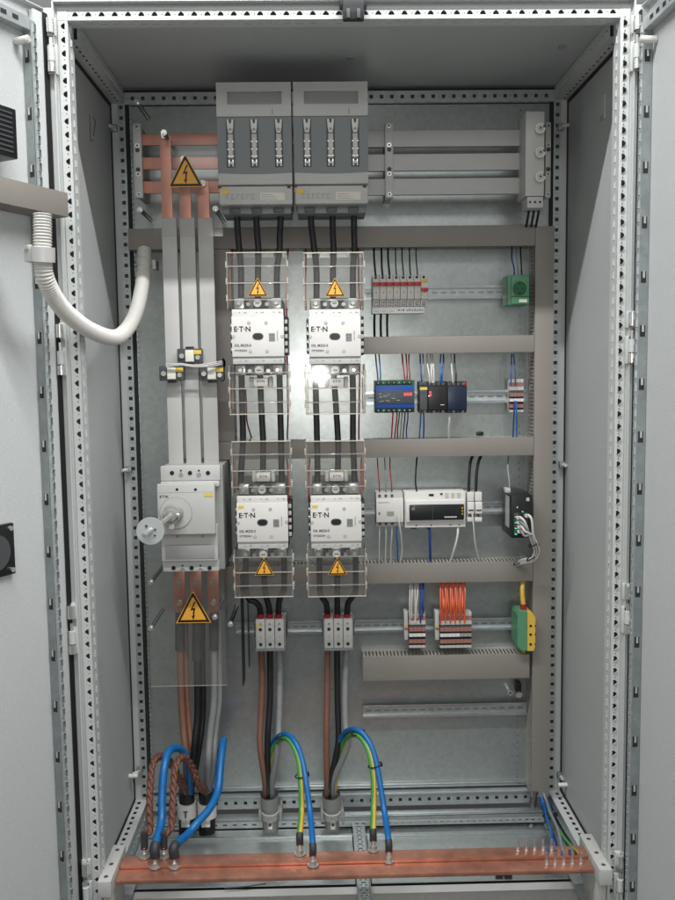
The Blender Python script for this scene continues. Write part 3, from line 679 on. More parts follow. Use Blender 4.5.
for s, zz in ((1, kz1+.015), (-1, kz0-.015)):
    m = MB()
    for i in (-1, 0, 1):
        x = kc+i*.046
        if i or s < 0: m.box(x-.0125, x+.0125, KY+.022, KY+.05, zz-.013, zz+.013, 'plated', .002)
        m.cyl((x, KY+.012, zz), (x, KY+.022, zz), .0078, 'mgrey', 6) if i else m.cyl((x, KY+.005, zz), (x, KY+.022, zz), .0098, 'lgrey', 18)
        if i: m.cyl((x, KY+.006, zz), (x, KY+.012, zz), .0045, 'steel', 12)
        else: m.box(x-.005, x+.005, KY+.0042, KY+.0049, zz-.001, zz+.001, 'dgrey', 0)
    for i in (-.5, .5):
        x = kc+i*.046; m.box(x-.0115, x-.001, KY+.018, KY+.05, zz-.011, zz+.011, 'black', .002); m.box(x+.001, x+.0115, KY+.020, KY+.05, zz-.013, zz+.009, 'fgrey', .002); m.cyl((x, KY+.012, zz-.002), (x, KY+.018, zz-.002), .0055, 'plated', 6)
    m.build('terminals', con)
m = MB()
for s in (1,):
    m.box(kx1+.0005, kx1+.009, KY+.03, KY+.12, kz-.045, kz+.05, 'black', .002)
    for i in range(5): m.box(kx1+.001, kx1+.008, KY+.022, KY+.0299, kz-.040+i*.018, kz-.030+i*.018, 'lgrey', .001); 
m.build('auxiliary_contact', con)
m = MB(); m.box(kx0-.006, kx0-.0005, KY+.03, KY+.12, kz-.04, kz+.045, 'dgrey', .002)
for i in range(4): m.box(kx0-.0055, kx0-.001, KY+.022, KY+.0299, kz-.035+i*.02, kz-.026+i*.02, 'steel', .001)
m.build('auxiliary_contact', con)
cons = [con]
for px, py, l in ((335.2, 364, 'white square contactor, upper one of right column'), (263, 549, 'white square contactor, lower one of left column'), (336.5, 548.5, 'white square contactor, lower one of right column')):
    p = at(px, py, KY); c = dup(con, (p.x, PY, p.z), l); cons.append(c)
for c in cons[2:]:
    ox = c.location.x-con.location.x; oz = c.location.z-con.location.z
    m = MB(); m.box(kx0+.004+ox, kx0+.018+ox, KY-.0006, KY-.0001, kz+.037+oz, kz+.044+oz, 'stick'); m.build('yellow_sticker', c)
# the small module between the terminals
for c, up in zip(cons, (0, 0, 1, 1)):
    x = c.location.x+.003; z = c.location.z+(kh+.045 if up else -.046)
    t = thing('surge_suppressor', ('small white clip-on module %s contactor of %s column' % (('above the lower' if up else 'below the upper'), ('left' if c.location.x < -.15 else 'right'))), 'module', (x, KY+.06, z-.01), 'white clip-on modules at the contactors')
    m = MB(); m.box(x-.018, x+.018, KY+.015, KY+.06, z-.010, z+.010, 'white', .003); m.build('housing', t)
    for s in (-1, 1): MB().box(x+s*.024-.005, x+s*.024+.005, KY+.03, KY+.06, z-.013, z+.013, 'lgrey', .003).build('clip', t)
    text('E·T·N', x-.009, KY+.0146, z, .008, 'sblack', t)

# clear terminal shields
def shield(c, up, label, withsign):
    x0 = c.location.x-kw/2-.010; x1 = c.location.x+kw/2+.010
    if up: za = c.location.z+kh+.001; zb = za+.136
    else: zb = c.location.z-.002; za = zb-.122
    t = thing('terminal_shield', label, 'shield', ((x0+x1)/2, .35, za), 'clear shields over the contactor terminals')
    y = KY+.004; m = MB(); th = .0018
    m.box(x0, x1, y, y+th, za, zb, 'clear'); m.box(x0, x0+th, y+th+.0002, y+.085, za, zb, 'clear'); m.box(x1-th, x1, y+th+.0002, y+.085, za, zb, 'clear')
    ze = zb if up else za
    m.box(x0+th, x1-th, y+.0022, y+.085, ze-th/2, ze+th/2, 'clear'); m.build('clear_box', t)
    m = MB(); L = zb-za
    zs = [za+L*f for f in ((.16, .46, .76) if up else (.84, .52, .24))]
    for z in zs: m.box(x0+.001, x1-.001, y-.0020, y-.0002, z-.0016, z+.0016, 'clear3', .0004)
    for z in [ze]: m.box(x0, x1, y-.0022, y-.0002, z-.0013, z+.0013, 'clearedge', .0005)
    for z in (zs[1], ): m.box(x0+.002, x1-.002, y-.0022, y-.0018, z-.0006, z+.0006, 'clearedge', 0)
    for x in (x0+.0015, x1-.0015): m.box(x-.0012, x+.0012, y-.0016, y-.0002, za, zb, 'clear3', 0)
    for x in (x0+.0045, x1-.0045): m.box(x-.0006, x+.0006, y+.03, y+.06, za+.01, za+L*.72, 'redge', 0)
    for f in (.2, .5, .8):
        z = za+L*f
        for x in (x0-.001, x1+.001): m.box(x-.0018, x+.0018, y+.004, y+.03, z-.008, z+.008, 'clearedge', .0008)
    m.build('ribs', t)
    if withsign:
        m = MB(); cx = (x0+x1)/2+.002; z = (za+.030) if up else (zb-.078)
        if not up: z = zb-.066
        sign(m, cx, z, .049, y-.0024); m.build('warning_sign', t)
nm = ('upper left', 'upper right', 'lower left', 'lower right')
for i, c in enumerate(cons):
    shield(c, True, 'clear shield above the %s contactor%s' % (nm[i], ', with warning triangle' if i < 2 else ', no triangle'), i < 2)
    shield(c, False, 'clear shield below the %s contactor%s' % (nm[i], ', with warning triangle' if i > 1 else ', no triangle'), i > 1)

# ---------------------------------------------------------------- power cables
CR = .0079
def cable(pts, r, k, label, name='power_cable', cat='cable', group=None, seg=12, k2=None, twist=0, endshrink=None, lug=False):
    C = P3(pts); m = MB(); m.tube(C, r, k, seg, 6, k2, twist); o = m.build(name, None, label, cat, group)
    if endshrink:
        S = spline(C, 6); n = endshrink; m = MB(); m.tube(S[-n:], r*1.18, 'shrink', seg, raw=True); m.build('heat_shrink', o)
    return o
side = ('left', 'middle', 'right')
GP = 'black cables between the switchgear'
for i, (a, b, c) in enumerate(((237.2, 239, 241), (256.5, 258, 258), (280.5, 279, 277))):
    cable([(a, 206, .33), (a, 222, .33), ((a+b)/2, 236, .34), (b+ .5, 252, .345), (c, 270, .35), (c, 300, .35)], CR, 'cblack', 'black cable from left fuse switch to upper left contactor, %s of three' % side[i], group=GP)
for i, (a, b, c) in enumerate(((311, 313.5, 316.5), (332.5, 332.7, 333), (354, 353.5, 353))):
    cable([(a, 206, .33), (a, 222, .33), ((a+b)/2+.4, 236, .34), (b+1, 252, .345), (c, 270, .35), (c, 300, .35)], CR, 'cblack', 'black cable from right fuse switch to upper right contactor, %s of three' % side[i], group=GP)
for i, p in enumerate((((241.5, 370), (242, 400), (243, 440), (241.5, 465), (240.5, 490)), ((260, 372), (261, 400), (263, 440), (263, 465), (263, 490)), ((279.5, 370), (280, 400), (281, 440), (281.5, 465), (282, 490)))):
    cable([(x, y, .35) for x, y in p], CR, 'cblack', 'black cable between the two left contactors, %s of three' % side[i], group=GP)
for i, p in enumerate((((315, 370), (316, 400), (317, 440), (317.5, 465), (317, 490)), ((333.5, 372), (335.5, 400), (338, 440), (338, 465), (337.5, 490)), ((352.5, 370), (353, 400), (353, 440), (354, 465), (355, 490)))):
    cable([(x, y, .35) for x, y in p], CR, 'cblack', 'black cable between the two right contactors, %s of three' % side[i], group=GP)
for i, p in enumerate((((245.7, 555), (245.7, 575), (246.5, 592), (249.5, 599.5), (256, 602.5), (260, 609), (260.6, 622)), ((264, 555), (264.3, 580), (266.5, 597), (269, 608), (269.6, 622)), ((284, 555), (284.2, 580), (282.8, 592), (279.5, 600), (278.6, 609), (278.5, 622)))):
    o = cable([(x, y, .37+.0007*(y-555)) for x, y in p], CR, 'cblack', 'black cable from lower left contactor to its three-pole terminal, %s of three' % side[i], group=GP)
    q = P3([(p[-1][0], 613.5, .41), (p[-1][0], 620, .412)]); m = MB(); m.cyl(q[0], q[1], CR*1.18, 'redshr', 12); m.build('red_sleeve', o)
for i, p in enumerate((((319.5, 555), (319.5, 575), (320, 590), (322.5, 598), (326.5, 605), (327.2, 622)), ((337.2, 555), (337.2, 580), (337.3, 597), (337.3, 622)), ((355.7, 555), (355.7, 580), (355, 592), (351.5, 598), (347.8, 605), (347, 622)))):
    o = cable([(x, y, .37+.0007*(y-555)) for x, y in p], CR, 'cblack', 'black cable from lower right contactor to its three-pole terminal, %s of three' % side[i], group=GP)
    q = P3([(p[-1][0], 613.5, .41), (p[-1][0], 620, .412)]); m = MB(); m.cyl(q[0], q[1], CR*1.18, 'redshr', 12); m.build('red_sleeve', o)

# three-pole terminals
TY = .395
x0, x1, z0, z1 = R(255.8, 619.5, 284.2, 651, TY); tw = (x1-x0)/3
tt = thing('terminal_block', 'grey three-pole feed terminal under the left contactor column', 'terminal block', ((x0+x1)/2, .48, z0), 'grey three-pole power terminals')
m = MB(); m.box(x0-.003, x1+.003, TY+.02, .477, z0+.006, z1-.004, 'mgrey', .002); m.box(x0-.006, x1+.006, TY+.03, .477, z0+.03, z1-.014, 'dgrey', .002); m.box(x0-.002, x1+.002, TY-.003, TY+.02, z0, z0+.006, 'fgrey', .001); m.build('base', tt)
for i in range(3):
    a = x0+tw*i; m = MB(); m.box(a+.0005, a+tw-.0005, TY, TY+.03, z0+.0065, z1, 'lgrey', .002)
    c = a+tw/2
    for zz, kk, r in ((z1-.012, 'steel', .003), (z1-.027, 'dgrey', .0048), (z0+.018, 'dgrey', .0048), (z1-.047, 'mgrey', .002)): m.cyl((c, TY-.0008, zz), (c, TY+.001, zz), r, kk, 12); 
    for zz in (z1-.027, z0+.018): m.cyl((c, TY-.0011, zz), (c, TY-.0008, zz), .003, 'black', 10)
    m.build('pole', tt)
pA = at(270, 651, TY); pB = at(338.3, 650.5, TY)
dup(tt, (tt.location.x+pB.x-pA.x, .48, tt.location.z+pB.z-pA.z), 'grey three-pole feed terminal under the right contactor column')
m = MB(); r = R(256.5, 624.5, 259.5, 628.5, TY); m.rbox(r, TY-.0012, TY-.0003, 'stick'); m.build('yellow_sticker', tt)

# outgoing cables into glands
GO = 'outgoing cores below the three-pole terminals'
oc = (('cbrown', 'brown', [(261, 648, .43), (262, 680, .43), (261, 715, .42), (260, 745, .40), (258, 765, .39), (262, 782, .37), (265, 796, .36)]),
      ('cblack', 'black', [(270, 648, .43), (270, 700, .42), (267.5, 740, .40), (266, 770, .385), (268, 796, .36)]),
      ('cgrey', 'grey', [(279, 648, .43), (280, 680, .43), (279, 720, .41), (277.5, 750, .38), (273.5, 776, .36), (272, 796, .36)]))
for k, n, p in oc: cable([(a, b if b < 790 else 781.9, Y if b < 790 else .395) for a, b, Y in p if b < 765 or b > 790]+[(p[-1][0], 799, .42)], .0084, k, '%s core running from left three-pole terminal into left gland' % n, group=GO)
oc = (('cbrown', 'brown', [(327.5, 648, .43), (327, 700, .42), (326.5, 740, .40), (325.5, 770, .38), (327, 796, .36)]),
      ('cblack', 'black', [(337, 648, .43), (337.5, 700, .42), (338, 745, .40), (333, 772, .38), (330, 796, .36)]),
      ('cgrey', 'grey', [(346.5, 648, .43), (345, 690, .42), (345.5, 725, .40), (348, 745, .375), (340, 768, .36), (334, 784, .355), (333, 796, .36)]))
for k, n, p in oc: cable([(a, b if b < 790 else 781.9, Y if b < 790 else .395) for a, b, Y in p if b < 765 or b > 790]+[(p[-1][0], 799, .42)], .0084, k, '%s core running from right three-pole terminal into right gland' % n, group=GO)
# glands
def gland(px, label, py=794, Y=.42):
    p = at(px, py, Y); q = at(px+2, py+38, .455); t = thing('cable_gland', label, 'gland', (q.x, q.y, -.02), 'grey cable glands holding outgoing cables')
    d = (q-p).normalized()
    m = MB(); m.cyl(p, p+d*.04, .0245, 'mgrey', 24, cap=False); m.cyl(p+d*.006, p+d*.007, .0235, 'dgrey', 24); m.cyl(p+d*.041, Vector((q.x, q.y, -.085)), .0225, 'mgrey', 24); m.build('sheath', t)
    m = MB(); m.cyl(p+d*.052, p+d*.074, .0275, 'lgrey', 28); m.box(p.x-.03, p.x-.022, p.y-.012, p.y+.06, p.z-.075, p.z-.045, 'mgrey', .002); m.box(p.x+.026, p.x+.034, p.y-.012, p.y+.06, p.z-.075, p.z-.045, 'mgrey', .002)
    m.box(p.x-.004, p.x+.010, p.y-.040, p.y-.026, p.z-.080, p.z-.055, 'steel', .002); m.cyl((p.x+.003, p.y-.044, p.z-.066), (p.x+.003, p.y-.038, p.z-.066), .0045, 'dgrey', 10); m.build('clamp', t)
gland(269.3, 'grey cable gland and clamp below the left contactor column')
gland(331.3, 'grey cable gland and clamp below the right contactor column')
def gland2(px, py, label):
    p = at(px, py, .425); q = at(px+1, py+50, .45); t = thing('cable_gland', label, 'gland', (q.x, q.y, -.02), 'black topped cable glands at lower left')
    m = MB(); m.cyl(p, (p.x, p.y, p.z-.033), .0215, 'black', 24); m.cyl((p.x, p.y, p.z-.075), (q.x, p.y, -.09), .0225, 'black', 24); m.build('sheath', t)
    m = MB(); m.cyl((p.x, p.y, p.z-.034), (p.x, p.y, p.z-.074), .026, 'white', 28); m.build('marker_band', t)
    m = MB(); m.box(p.x-.006, p.x+.006, p.y-.0285, p.y-.0262, p.z-.05, p.z-.047, 'dgrey'); m.box(p.x-.002, p.x+.002, p.y-.0285, p.y-.0262, p.z-.066, p.z-.0505, 'dgrey'); m.box(p.x-.012, p.x+.012, p.y-.036, p.y-.027, p.z-.088, p.z-.072, 'steel', .002); m.build('clamp', t)
gland2(186.5, 790, 'black and white cable gland behind left blue cable'); gland2(206.5, 790, 'black and white cable gland behind right blue cable')

# loops of blue and green-yellow
def lug(px, py, Y, label=None):
    pass
ZB = .10                     # top of earth bar
def on_bar(px, py, z=ZB+.006):
    d = ray(px, py); return CAM+d*((z-CAM.z)/d.z)
# earth / neutral bar
def bary(px, py): return on_bar(px, py, ZB).y
bxl, bxr = on_bar(118, 874, ZB).x, on_bar(590, 862, ZB).x
yf, ym, yb = .003, .048, .092
bar = thing('copper_earth_bar', 'long flat pair of copper bars across the cabinet bottom', 'busbar', ((bxl+bxr)/2, .05, ZB-.02))
MB().box(bxl, bxr, yf, ym-.001, ZB-.010, ZB, 'copperd', .0022).build('front_bar', bar)
MB().box(bxl, bxr, ym+.001, yb, ZB-.007, ZB+.007, 'copperd', .0022).build('rear_bar', bar)
for (px, py) in ((286+2, 0),): pass
def bolt(x, y, z, h=.02, r=.0085, parent=bar, kk='plated', name='bolt'):
    m = MB(); m.cyl((x, y, z), (x, y, z+.002), r*1.25, kk, 18); m.cyl((x, y, z+.002), (x, y, z+.010), r, kk, 6); m.cyl((x, y, z+.0101), (x, y, z+h), r*.55, kk, 10); m.build(name, parent)
for i in range(5):
    p = on_bar(517.5+8.3*i, 851.5-.4*i, ZB+.003); bolt(p.x, .075, ZB+.007, .026, .005)
    p = on_bar(544+8.4*i, 858.5-.3*i, ZB); bolt(p.x, .028, ZB, .028, .005)
for x0, s, lab in ((bxl, -1, 'left'), (bxr, 1, 'right')):
    m = MB(); m.box(x0+s*.002, x0+s*.032, -.03, .125, ZB-.02, ZB+.018, 'lgrey', .003); m.box(x0+s*.006, x0+s*.028, .0, .11, -.014, ZB-.0205, 'lgrey', .002)
    o = m.build('bar_holder', None, 'pale plastic holder at %s end of bottom copper bars' % lab, 'holder', 'holders of the bottom copper bars')
    for y in (-.01, .04, .1): MB().cyl((x0+s*.017, y, ZB+.0182), (x0+s*.017, y, ZB+.0188), .005, 'dgrey', 12).build('screw_hole', o)
def loopcable(pts, end, k, label, rear, k2=None, r=.0072, group='looped cables bolted to the bottom copper bars', n=9, side=0):
    # end: pixel of the lug; the last stretch comes down onto the bar
    if r < .009: pts = [(a, b, Y+.055 if Y > .315 and b < 782 else Y) for a, b, Y in pts]
    e = on_bar(*end, z=(ZB+.0085 if rear else ZB+.002)); C = P3(pts)
    top = e+Vector((0, .010, .045)); low = e+Vector((0, .004, .020)); S = spline(C+[top, low], 8)
    t = MB().tube(S, r, k, 12, k2=k2, twist=(2 if k2 else 0), raw=True).build('earth_cable' if k2 else ('braided_strap' if k == 'braid' else 'neutral_cable'), None, label, 'cable', group)
    m = MB(); m.tube(S[-n:], r*1.2, 'shrink', 12, raw=True); m.build('heat_shrink', t)
    m = MB(); m.tube([S[-1], e+Vector((0, .001, .006)), e], .0055, 'plated', 10, raw=True); m.cyl(e, e+Vector((0, 0, .0025)), .0135, 'plated', 20); m.cyl(e+Vector((0, 0, .0026)), e+Vector((0, 0, .011)), .0088, 'plated', 6); m.cyl(e+Vector((0, 0, .0111)), e+Vector((0, -.001, .024)), .0048, 'steel', 10); m.build('cable_lug', t)
    return t
def tie(px, py, Y, r=.012, tilt=0):
    p = at(px, py, Y); m = MB(); n = 16
    pts = [p+Vector((math.cos(2*PI*i/n)*r*1.35, math.sin(2*PI*i/n)*r*.8, math.sin(2*PI*i/n)*r*.15+math.cos(2*PI*i/n)*tilt)) for i in range(n+1)]
    m.tube(pts, .0016, 'black', 6, raw=True); m.box(p.x+r, p.x+r+.006, p.y-.003, p.y+.003, p.z-.003, p.z+.003, 'black'); return m
loopcable([(268, 798, .36), (268, 765, .37), (270.5, 748, .36), (277, 738, .33), (286, 734.5, .29), (295, 742, .25), (302, 760, .22), (306.5, 785, .18), (310, 812, .14)], (313, 865), 'cblue', 'blue cable looping from left gland to front copper bar', False)
loopcable([(266, 798, .36), (268, 772, .36), (272, 752, .35), (278, 742, .325), (286, 738, .285), (293, 745, .25), (299, 762, .22), (301, 785, .19), (301.5, 812, .16)], (300, 854), 'cyel', 'green-yellow cable looping from left gland to rear copper bar', True, 'cgreen')
loopcable([(330, 798, .36), (334, 765, .36), (338, 745, .35), (345, 732.5, .32), (355, 729.5, .28), (365, 736, .25), (374, 754, .22), (380, 783, .18), (384.5, 812, .14)], (389, 861), 'cblue', 'blue cable looping from right gland to front copper bar', False)
loopcable([(333, 798, .36), (337, 770, .36), (341, 750, .35), (347, 738, .32), (355, 734.5, .28), (363, 740, .25), (370, 756, .22), (373.5, 780, .19), (373.5, 808, .16)], (373.5, 850), 'cyel', 'green-yellow cable looping from right gland to rear copper bar', True, 'cgreen')
for i, (px, py, Y, l) in enumerate(((283.5, 736.5, .30, 'black tie at crest of the left cable loop'), (302, 775, .20, 'black tie halfway down the left cable loop'), (358, 732.5, .27, 'black tie at crest of the right cable loop'), (375, 765, .205, 'black tie halfway down the right cable loop'))):
    tie(px, py, Y, .0125, .004).build('cable_tie', None, l, 'cable tie', 'ties round the looped cables')
# left blue cables and braids
loopcable([(190, 795, .34), (188, 765, .33), (182.5, 751, .31), (175, 748, .28), (168, 753, .24), (164, 770, .20), (162, 795, .17), (161.3, 822, .13)], (155, 867), 'cblue', 'left blue cable arching over the braids at lower left', False, r=.0098, n=10)
loopcable([(208, 796, .36), (212, 775, .40), (220, 752, .42), (223.5, 740.5, .39), (222.8, 745, .35), (220.5, 765, .30), (218, 790, .25), (210, 808, .20), (198, 822, .16), (188, 834, .13)], (174.5, 867), 'cblue', 'right blue cable sweeping down to copper bar at lower left', False, r=.0098, n=10)
def braid(pts, end, label, rear=True):
    e = on_bar(*end, z=ZB+.0085); C = P3(pts)+[e+Vector((0, .008, .05))]
    S = spline(C, 16); m = MB(); acc = [0]
    for i in range(1, len(S)): acc.append(acc[-1]+(S[i]-S[i-1]).length)
    u = None
    strands = [[] for _ in range(3)]
    for i, p in enumerate(S):
        d = (S[min(i+1, len(S)-1)]-S[max(i-1, 0)]).normalized(); u = d.orthogonal().normalized() if u is None else (u-d*u.dot(d)).normalized(); v = d.cross(u)
        for j in range(3):
            ph = acc[i]*105+j*2*PI/3; strands[j].append(p+u*math.cos(ph)*.0056+v*math.sin(2*ph)*.0036)
    for st in strands: m.tube(st, .0052, 'braid', 8, raw=True)
    t = m.build('braided_strap', None, label, 'strap', 'brown braided straps at lower left')
    m = MB(); m.tube([S[-1]+Vector((0, 0, .006)), S[-1], e+Vector((0, .003, .018))], .0085, 'shrink', 10, raw=True); m.build('heat_shrink', t)
    m = MB(); m.tube([e+Vector((0, .003, .018)), e], .0055, 'steel', 10, raw=True); m.cyl(e, e+Vector((0, 0, .0025)), .0135, 'plated', 20); m.cyl(e+Vector((0, 0, .0026)), e+Vector((0, 0, .011)), .0088, 'plated', 6); m.cyl(e+Vector((0, 0, .0111)), e+Vector((0, 0, .024)), .0048, 'steel', 10); m.build('cable_lug', t)
braid([(187, 794, .33), (180, 780, .32), (172, 765, .30), (162, 756.5, .27), (153.5, 762, .22), (150.5, 780, .18), (149.5, 805, .14), (150, 830, .11)], (144.5, 857), 'brown braided strap, left of the two, beside left post')
braid([(208, 793, .33), (199, 785, .32), (192, 768, .30), (184, 757.5, .27), (176, 764, .22), (173.5, 785, .18), (172.5, 808, .14), (171, 828, .11)], (164, 857), 'brown braided strap, right of the two, behind left blue cable')
# feed under breaker
RY = .385
for i, (px, k, n, p) in enumerate(((179.8, 'cbrown', 'brown', [(180, 612, RY), (180, 650, .38), (181, 690, .37), (183, 725, .36), (186, 760, .345), (186, 796, .33)]), (196.5, 'cblack', 'black', [(197, 612, RY), (197, 660, .385), (197.5, 715, .375), (193, 755, .36), (190, 796, .335)]), (213.5, 'cgrey', 'grey', [(214, 612, RY), (214, 650, .38), (214, 700, .37), (210, 735, .36), (208, 765, .345), (207, 796, .33)]))):
    t = thing('feed_connection', '%s copper tongue below rotary breaker with %s cables' % (side[i], n), 'connection', tuple(at(px, 575, RY)), 'copper tongues and cables below the rotary breaker')
    x0, x1, z0, z1 = R(px-5.8, 570, px+5.8, 614, RY); MB().box(x0, x1, RY-.006, RY, z0, z1, 'copperd', .001).build('copper_tongue', t)
    m = MB()
    for zz in (z1-.028, z0+.032): m.cyl(((x0+x1)/2, RY-.012, zz), ((x0+x1)/2, RY-.0062, zz), .0082, 'steel', 6)
    m.build('bolts', t)
    C = P3(p); m = MB(); m.tube(C, .0088, k, 12, 6); m.tube([q+Vector((.012, .018, 0)) for q in C[:-1]]+[C[-1]], .0080, k, 12, 6); m.build('cable', t)
    S = spline(C, 6); m = MB(); m.tube(S[:7], .0125, 'shrink', 12, raw=True); m.build('heat_shrink', t)

# ---------------------------------------------------------------- rotary main breaker
MY = .27
t = thing('rotary_breaker', 'large light grey main breaker with rotary shaft and round steel disc', 'breaker', tuple(at(190, 573, PY)))
def mr(a, b, c, d, Y=MY): return R(a, b, c, d, Y)
b0 = mr(159, 466.5, 219.5, 480); b1 = mr(157.5, 484, 215, 534.5, MY-.012); b2 = mr(160.5, 534, 218, 563); b3 = mr(161.5, 562.5, 218.5, 573)
m = MB(); m.box(b0[0]+.002, b0[1]+.004, MY+.035, PY-.001, b3[2], b0[3]-.002, 'mgrey', .003)
m.box(b0[0], b0[1], MY+.016, MY+.0349, b0[2]-.004, b0[3], 'lgrey', .004); m.box(b3[0], b3[1], MY+.016, MY+.0349, b3[2], b3[3]+.002, 'lgrey', .003)
m.box(b2[0]+.001, b2[1]-.001, MY+.006, MY+.0349, b3[3]+.0025, b2[3]+.02, 'lgrey', .003); m.box(b0[0]+.001, b0[1]-.002, MY+.008, MY+.0349, b1[3]-.01, b0[2]-.0045, 'lgrey', .003)
m.build('body', t)
m = MB(); m.box(b1[0], b1[1], MY-.012, MY+.0055, b1[2], b1[3], 'lgrey', .003); m.box(b1[0]-.001, b1[1]+.001, MY-.008, MY+.004, b1[2]-.0025, b1[2]-.0002, 'mgrey', .0005); m.build('front_cover', t)
m = MB(); r = mr(165, 545, 214.5, 559, MY); m.rbox(r, MY+.0045, MY+.0058, 'mgrey', .0005); m.build('lower_cover', t)
m = MB()
for i, px in enumerate((172, 181, 190, 199, 208)):
    p = at(px, 473, MY+.016); q = at(px+1.6, 568, MY+.016)
    for w in (p, q):
        if i % 2 == 0: m.cyl((w.x, MY+.0152, w.z), (w.x, MY+.0165, w.z), .0055, 'black', 14)
        else: m.cyl((w.x, MY+.0145, w.z-.004), (w.x, MY+.0165, w.z-.004), .0055, 'steel', 12); m.cyl((w.x, MY+.0152, w.z+.006), (w.x, MY+.0165, w.z+.006), .0025, 'black', 8)
m.build('terminal_screws', t)
m = MB()
for px in (177, 195.5): w = at(px, 489.5, MY-.012); m.cyl((w.x, MY-.0125, w.z), (w.x, MY-.011, w.z), .0036, 'black', 12)
for px, py in ((177.5, 536.5), (202.5, 536)): w = at(px, py, MY+.004); m.cyl((w.x, MY+.0035, w.z), (w.x, MY+.0065, w.z), .004, 'mgrey', 12)
m.build('cover_screws', t)
m = MB(); m.rbox(mr(204.5, 493.5, 213, 496.5, MY-.012), MY-.0128, MY-.0121, 'stick'); m.build('yellow_sticker', t)
c = at(159.5, 498, MY-.012); text('E·T·N', c.x, MY-.0125, c.z, .009, 'sblack', t)
m = MB(); l0 = at(158, 493, MY-.012); l1 = at(214.5, 493, MY-.012); m.box(b1[0]+.002, b1[1]-.002, MY-.0123, MY-.0121, l0.z, l0.z+.0008, 'mgrey'); m.build('cover_groove', t)
w = at(173.5, 513, MY-.012)
m = MB(); m.cyl((w.x+.006, MY-.0135, w.z), (w.x+.006, MY-.0121, w.z), .040, 'mgrey', 40); m.cyl((w.x+.006, MY-.0142, w.z), (w.x+.006, MY-.0136, w.z), .0385, 'lgrey', 40); m.build('dial', t)
m = MB(); m.cyl((w.x, MY-.0143, w.z), (w.x, MY-.045, w.z), .025, 'mgrey', 28, .022); m.cyl((w.x, MY-.0452, w.z), (w.x, MY-.058, w.z), .014, 'steel', 20)
m.box(w.x-.020, w.x+.020, MY-.05, MY-.046, w.z-.005, w.z+.005, 'steel', .001); m.box(w.x-.006, w.x+.006, MY-.052, MY-.014, w.z-.034, w.z-.02, 'lgrey', .002); m.build('rotary_mount', t)
sh = Vector((w.x, 0, w.z)); dk = at(150.2, 531, .02)
m = MB(); m.tube([(w.x, MY-.058, w.z), (dk.x, .02, dk.z)], .0055, 'steel', 4, raw=True); m.build('shaft', t)
m = MB(); m.cyl((dk.x, .020, dk.z), (dk.x, .0235, dk.z), .0305, 'disc', 48); m.tube([(dk.x-.009, -.006, dk.z-.006), (dk.x-.0035, .006, dk.z-.001), (dk.x+.002, .0195, dk.z+.003)], .0058, 'steel', 12, raw=True)
m.cyl((dk.x-.008, .0185, dk.z+.011), (dk.x-.008, .0199, dk.z+.011), .0032, 'dgrey', 12); m.cyl((dk.x+.011, .0185, dk.z+.003), (dk.x+.011, .0199, dk.z+.003), .0026, 'dgrey', 12)
m.cyl((dk.x+.010, .0185, dk.z-.010), (dk.x+.010, .0199, dk.z-.010), .0026, 'dgrey', 12); m.build('disc', t)

# ---------------------------------------------------------------- terminal box at upper right
UY = .33
x0, x1, z0, z1 = R(525.5, 111, 544.5, 196, UY)
t = thing('fused_terminal_box', 'tall pale grey fuse base with three round caps at upper right', 'fuse base', ((x0+x1)/2, BY, z0))
m = MB(); m.box(x0, x1, UY, UY+.09, z0, z1, 'lgrey', .003); m.box(x0+.006, x1+.008, UY+.04, UY+.10, z0+.004, z1+.004, 'mgrey', .003); m.build('housing', t)
m = MB(); m.box(x0+.006, x1-.001, UY+.004, UY+.06, z0-.028, z0-.001, 'lgrey', .002)
for i in range(3): xx = x0+.013+i*.0125; m.cyl((xx, UY+.0035, z0-.014), (xx, UY+.005, z0-.014), .003, 'black', 10)
m.build('terminal_foot', t)
for py in (128.3, 152.5, 176.8):
    p = at(540.3, py, UY-.012); m = MB(); m.cyl((p.x, UY-.0145, p.z), (p.x, UY-.0002, p.z), .0125, 'white', 28); m.cyl((p.x, UY-.0165, p.z), (p.x, UY-.0146, p.z), .0085, 'lgrey', 24)
    m.cyl((p.x, UY-.0170, p.z), (p.x, UY-.0166, p.z), .003, 'dgrey', 10); m.box(p.x+.006, p.x+.012, UY-.0169, UY-.0147, p.z+.001, p.z+.007, 'dgrey', .0005); m.build('screw_cap', t)
for i, px in enumerate((529, 534, 538.8)):
    cable([(px, 206, .37), (px-.4, 213, .38), (px-2, 222, .40), (px-3.5, 230, .44)], .0032, 'cblack', '%s black wire below the pale fuse base' % side[i], 'wire', 'wire', 'black wires below the fuse base', 8)

# ---------------------------------------------------------------- MCBs
BYF = .405
xs0, xs1 = at(372.8, 294, BYF).x, at(428, 294, BYF).x; mw = (xs1-xs0)/8
zt, zb = at(400, 274.5, BYF).z, at(400, 306, BYF).z; zm1, zm0 = at(400, 279.5, BYF).z, at(400, 299, BYF).z
mc = thing('circuit_breaker', 'x', 'circuit breaker', (xs0+mw/2, .48, zb), 'white miniature breakers with red toggles')
a, b = xs0+.0004, xs0+mw-.0004; c = (a+b)/2
m = MB(); m.box(a, b, BYF+.018, .477, zb, zt, 'white', .0015); m.box(a, b, BYF+.001, BYF+.0179, zm0, zm1, 'white', .0012)
m.cyl((c, BYF+.017, zt-.0055), (c, BYF+.0185, zt-.0055), .0038, 'black', 12); m.cyl((c, BYF+.0165, zb+.0065), (c, BYF+.0185, zb+.0065), .0042, 'dgrey', 12); m.cyl((c, BYF+.016, zb+.0065), (c, BYF+.0166, zb+.0065), .0022, 'steel', 8); m.build('housing', mc)
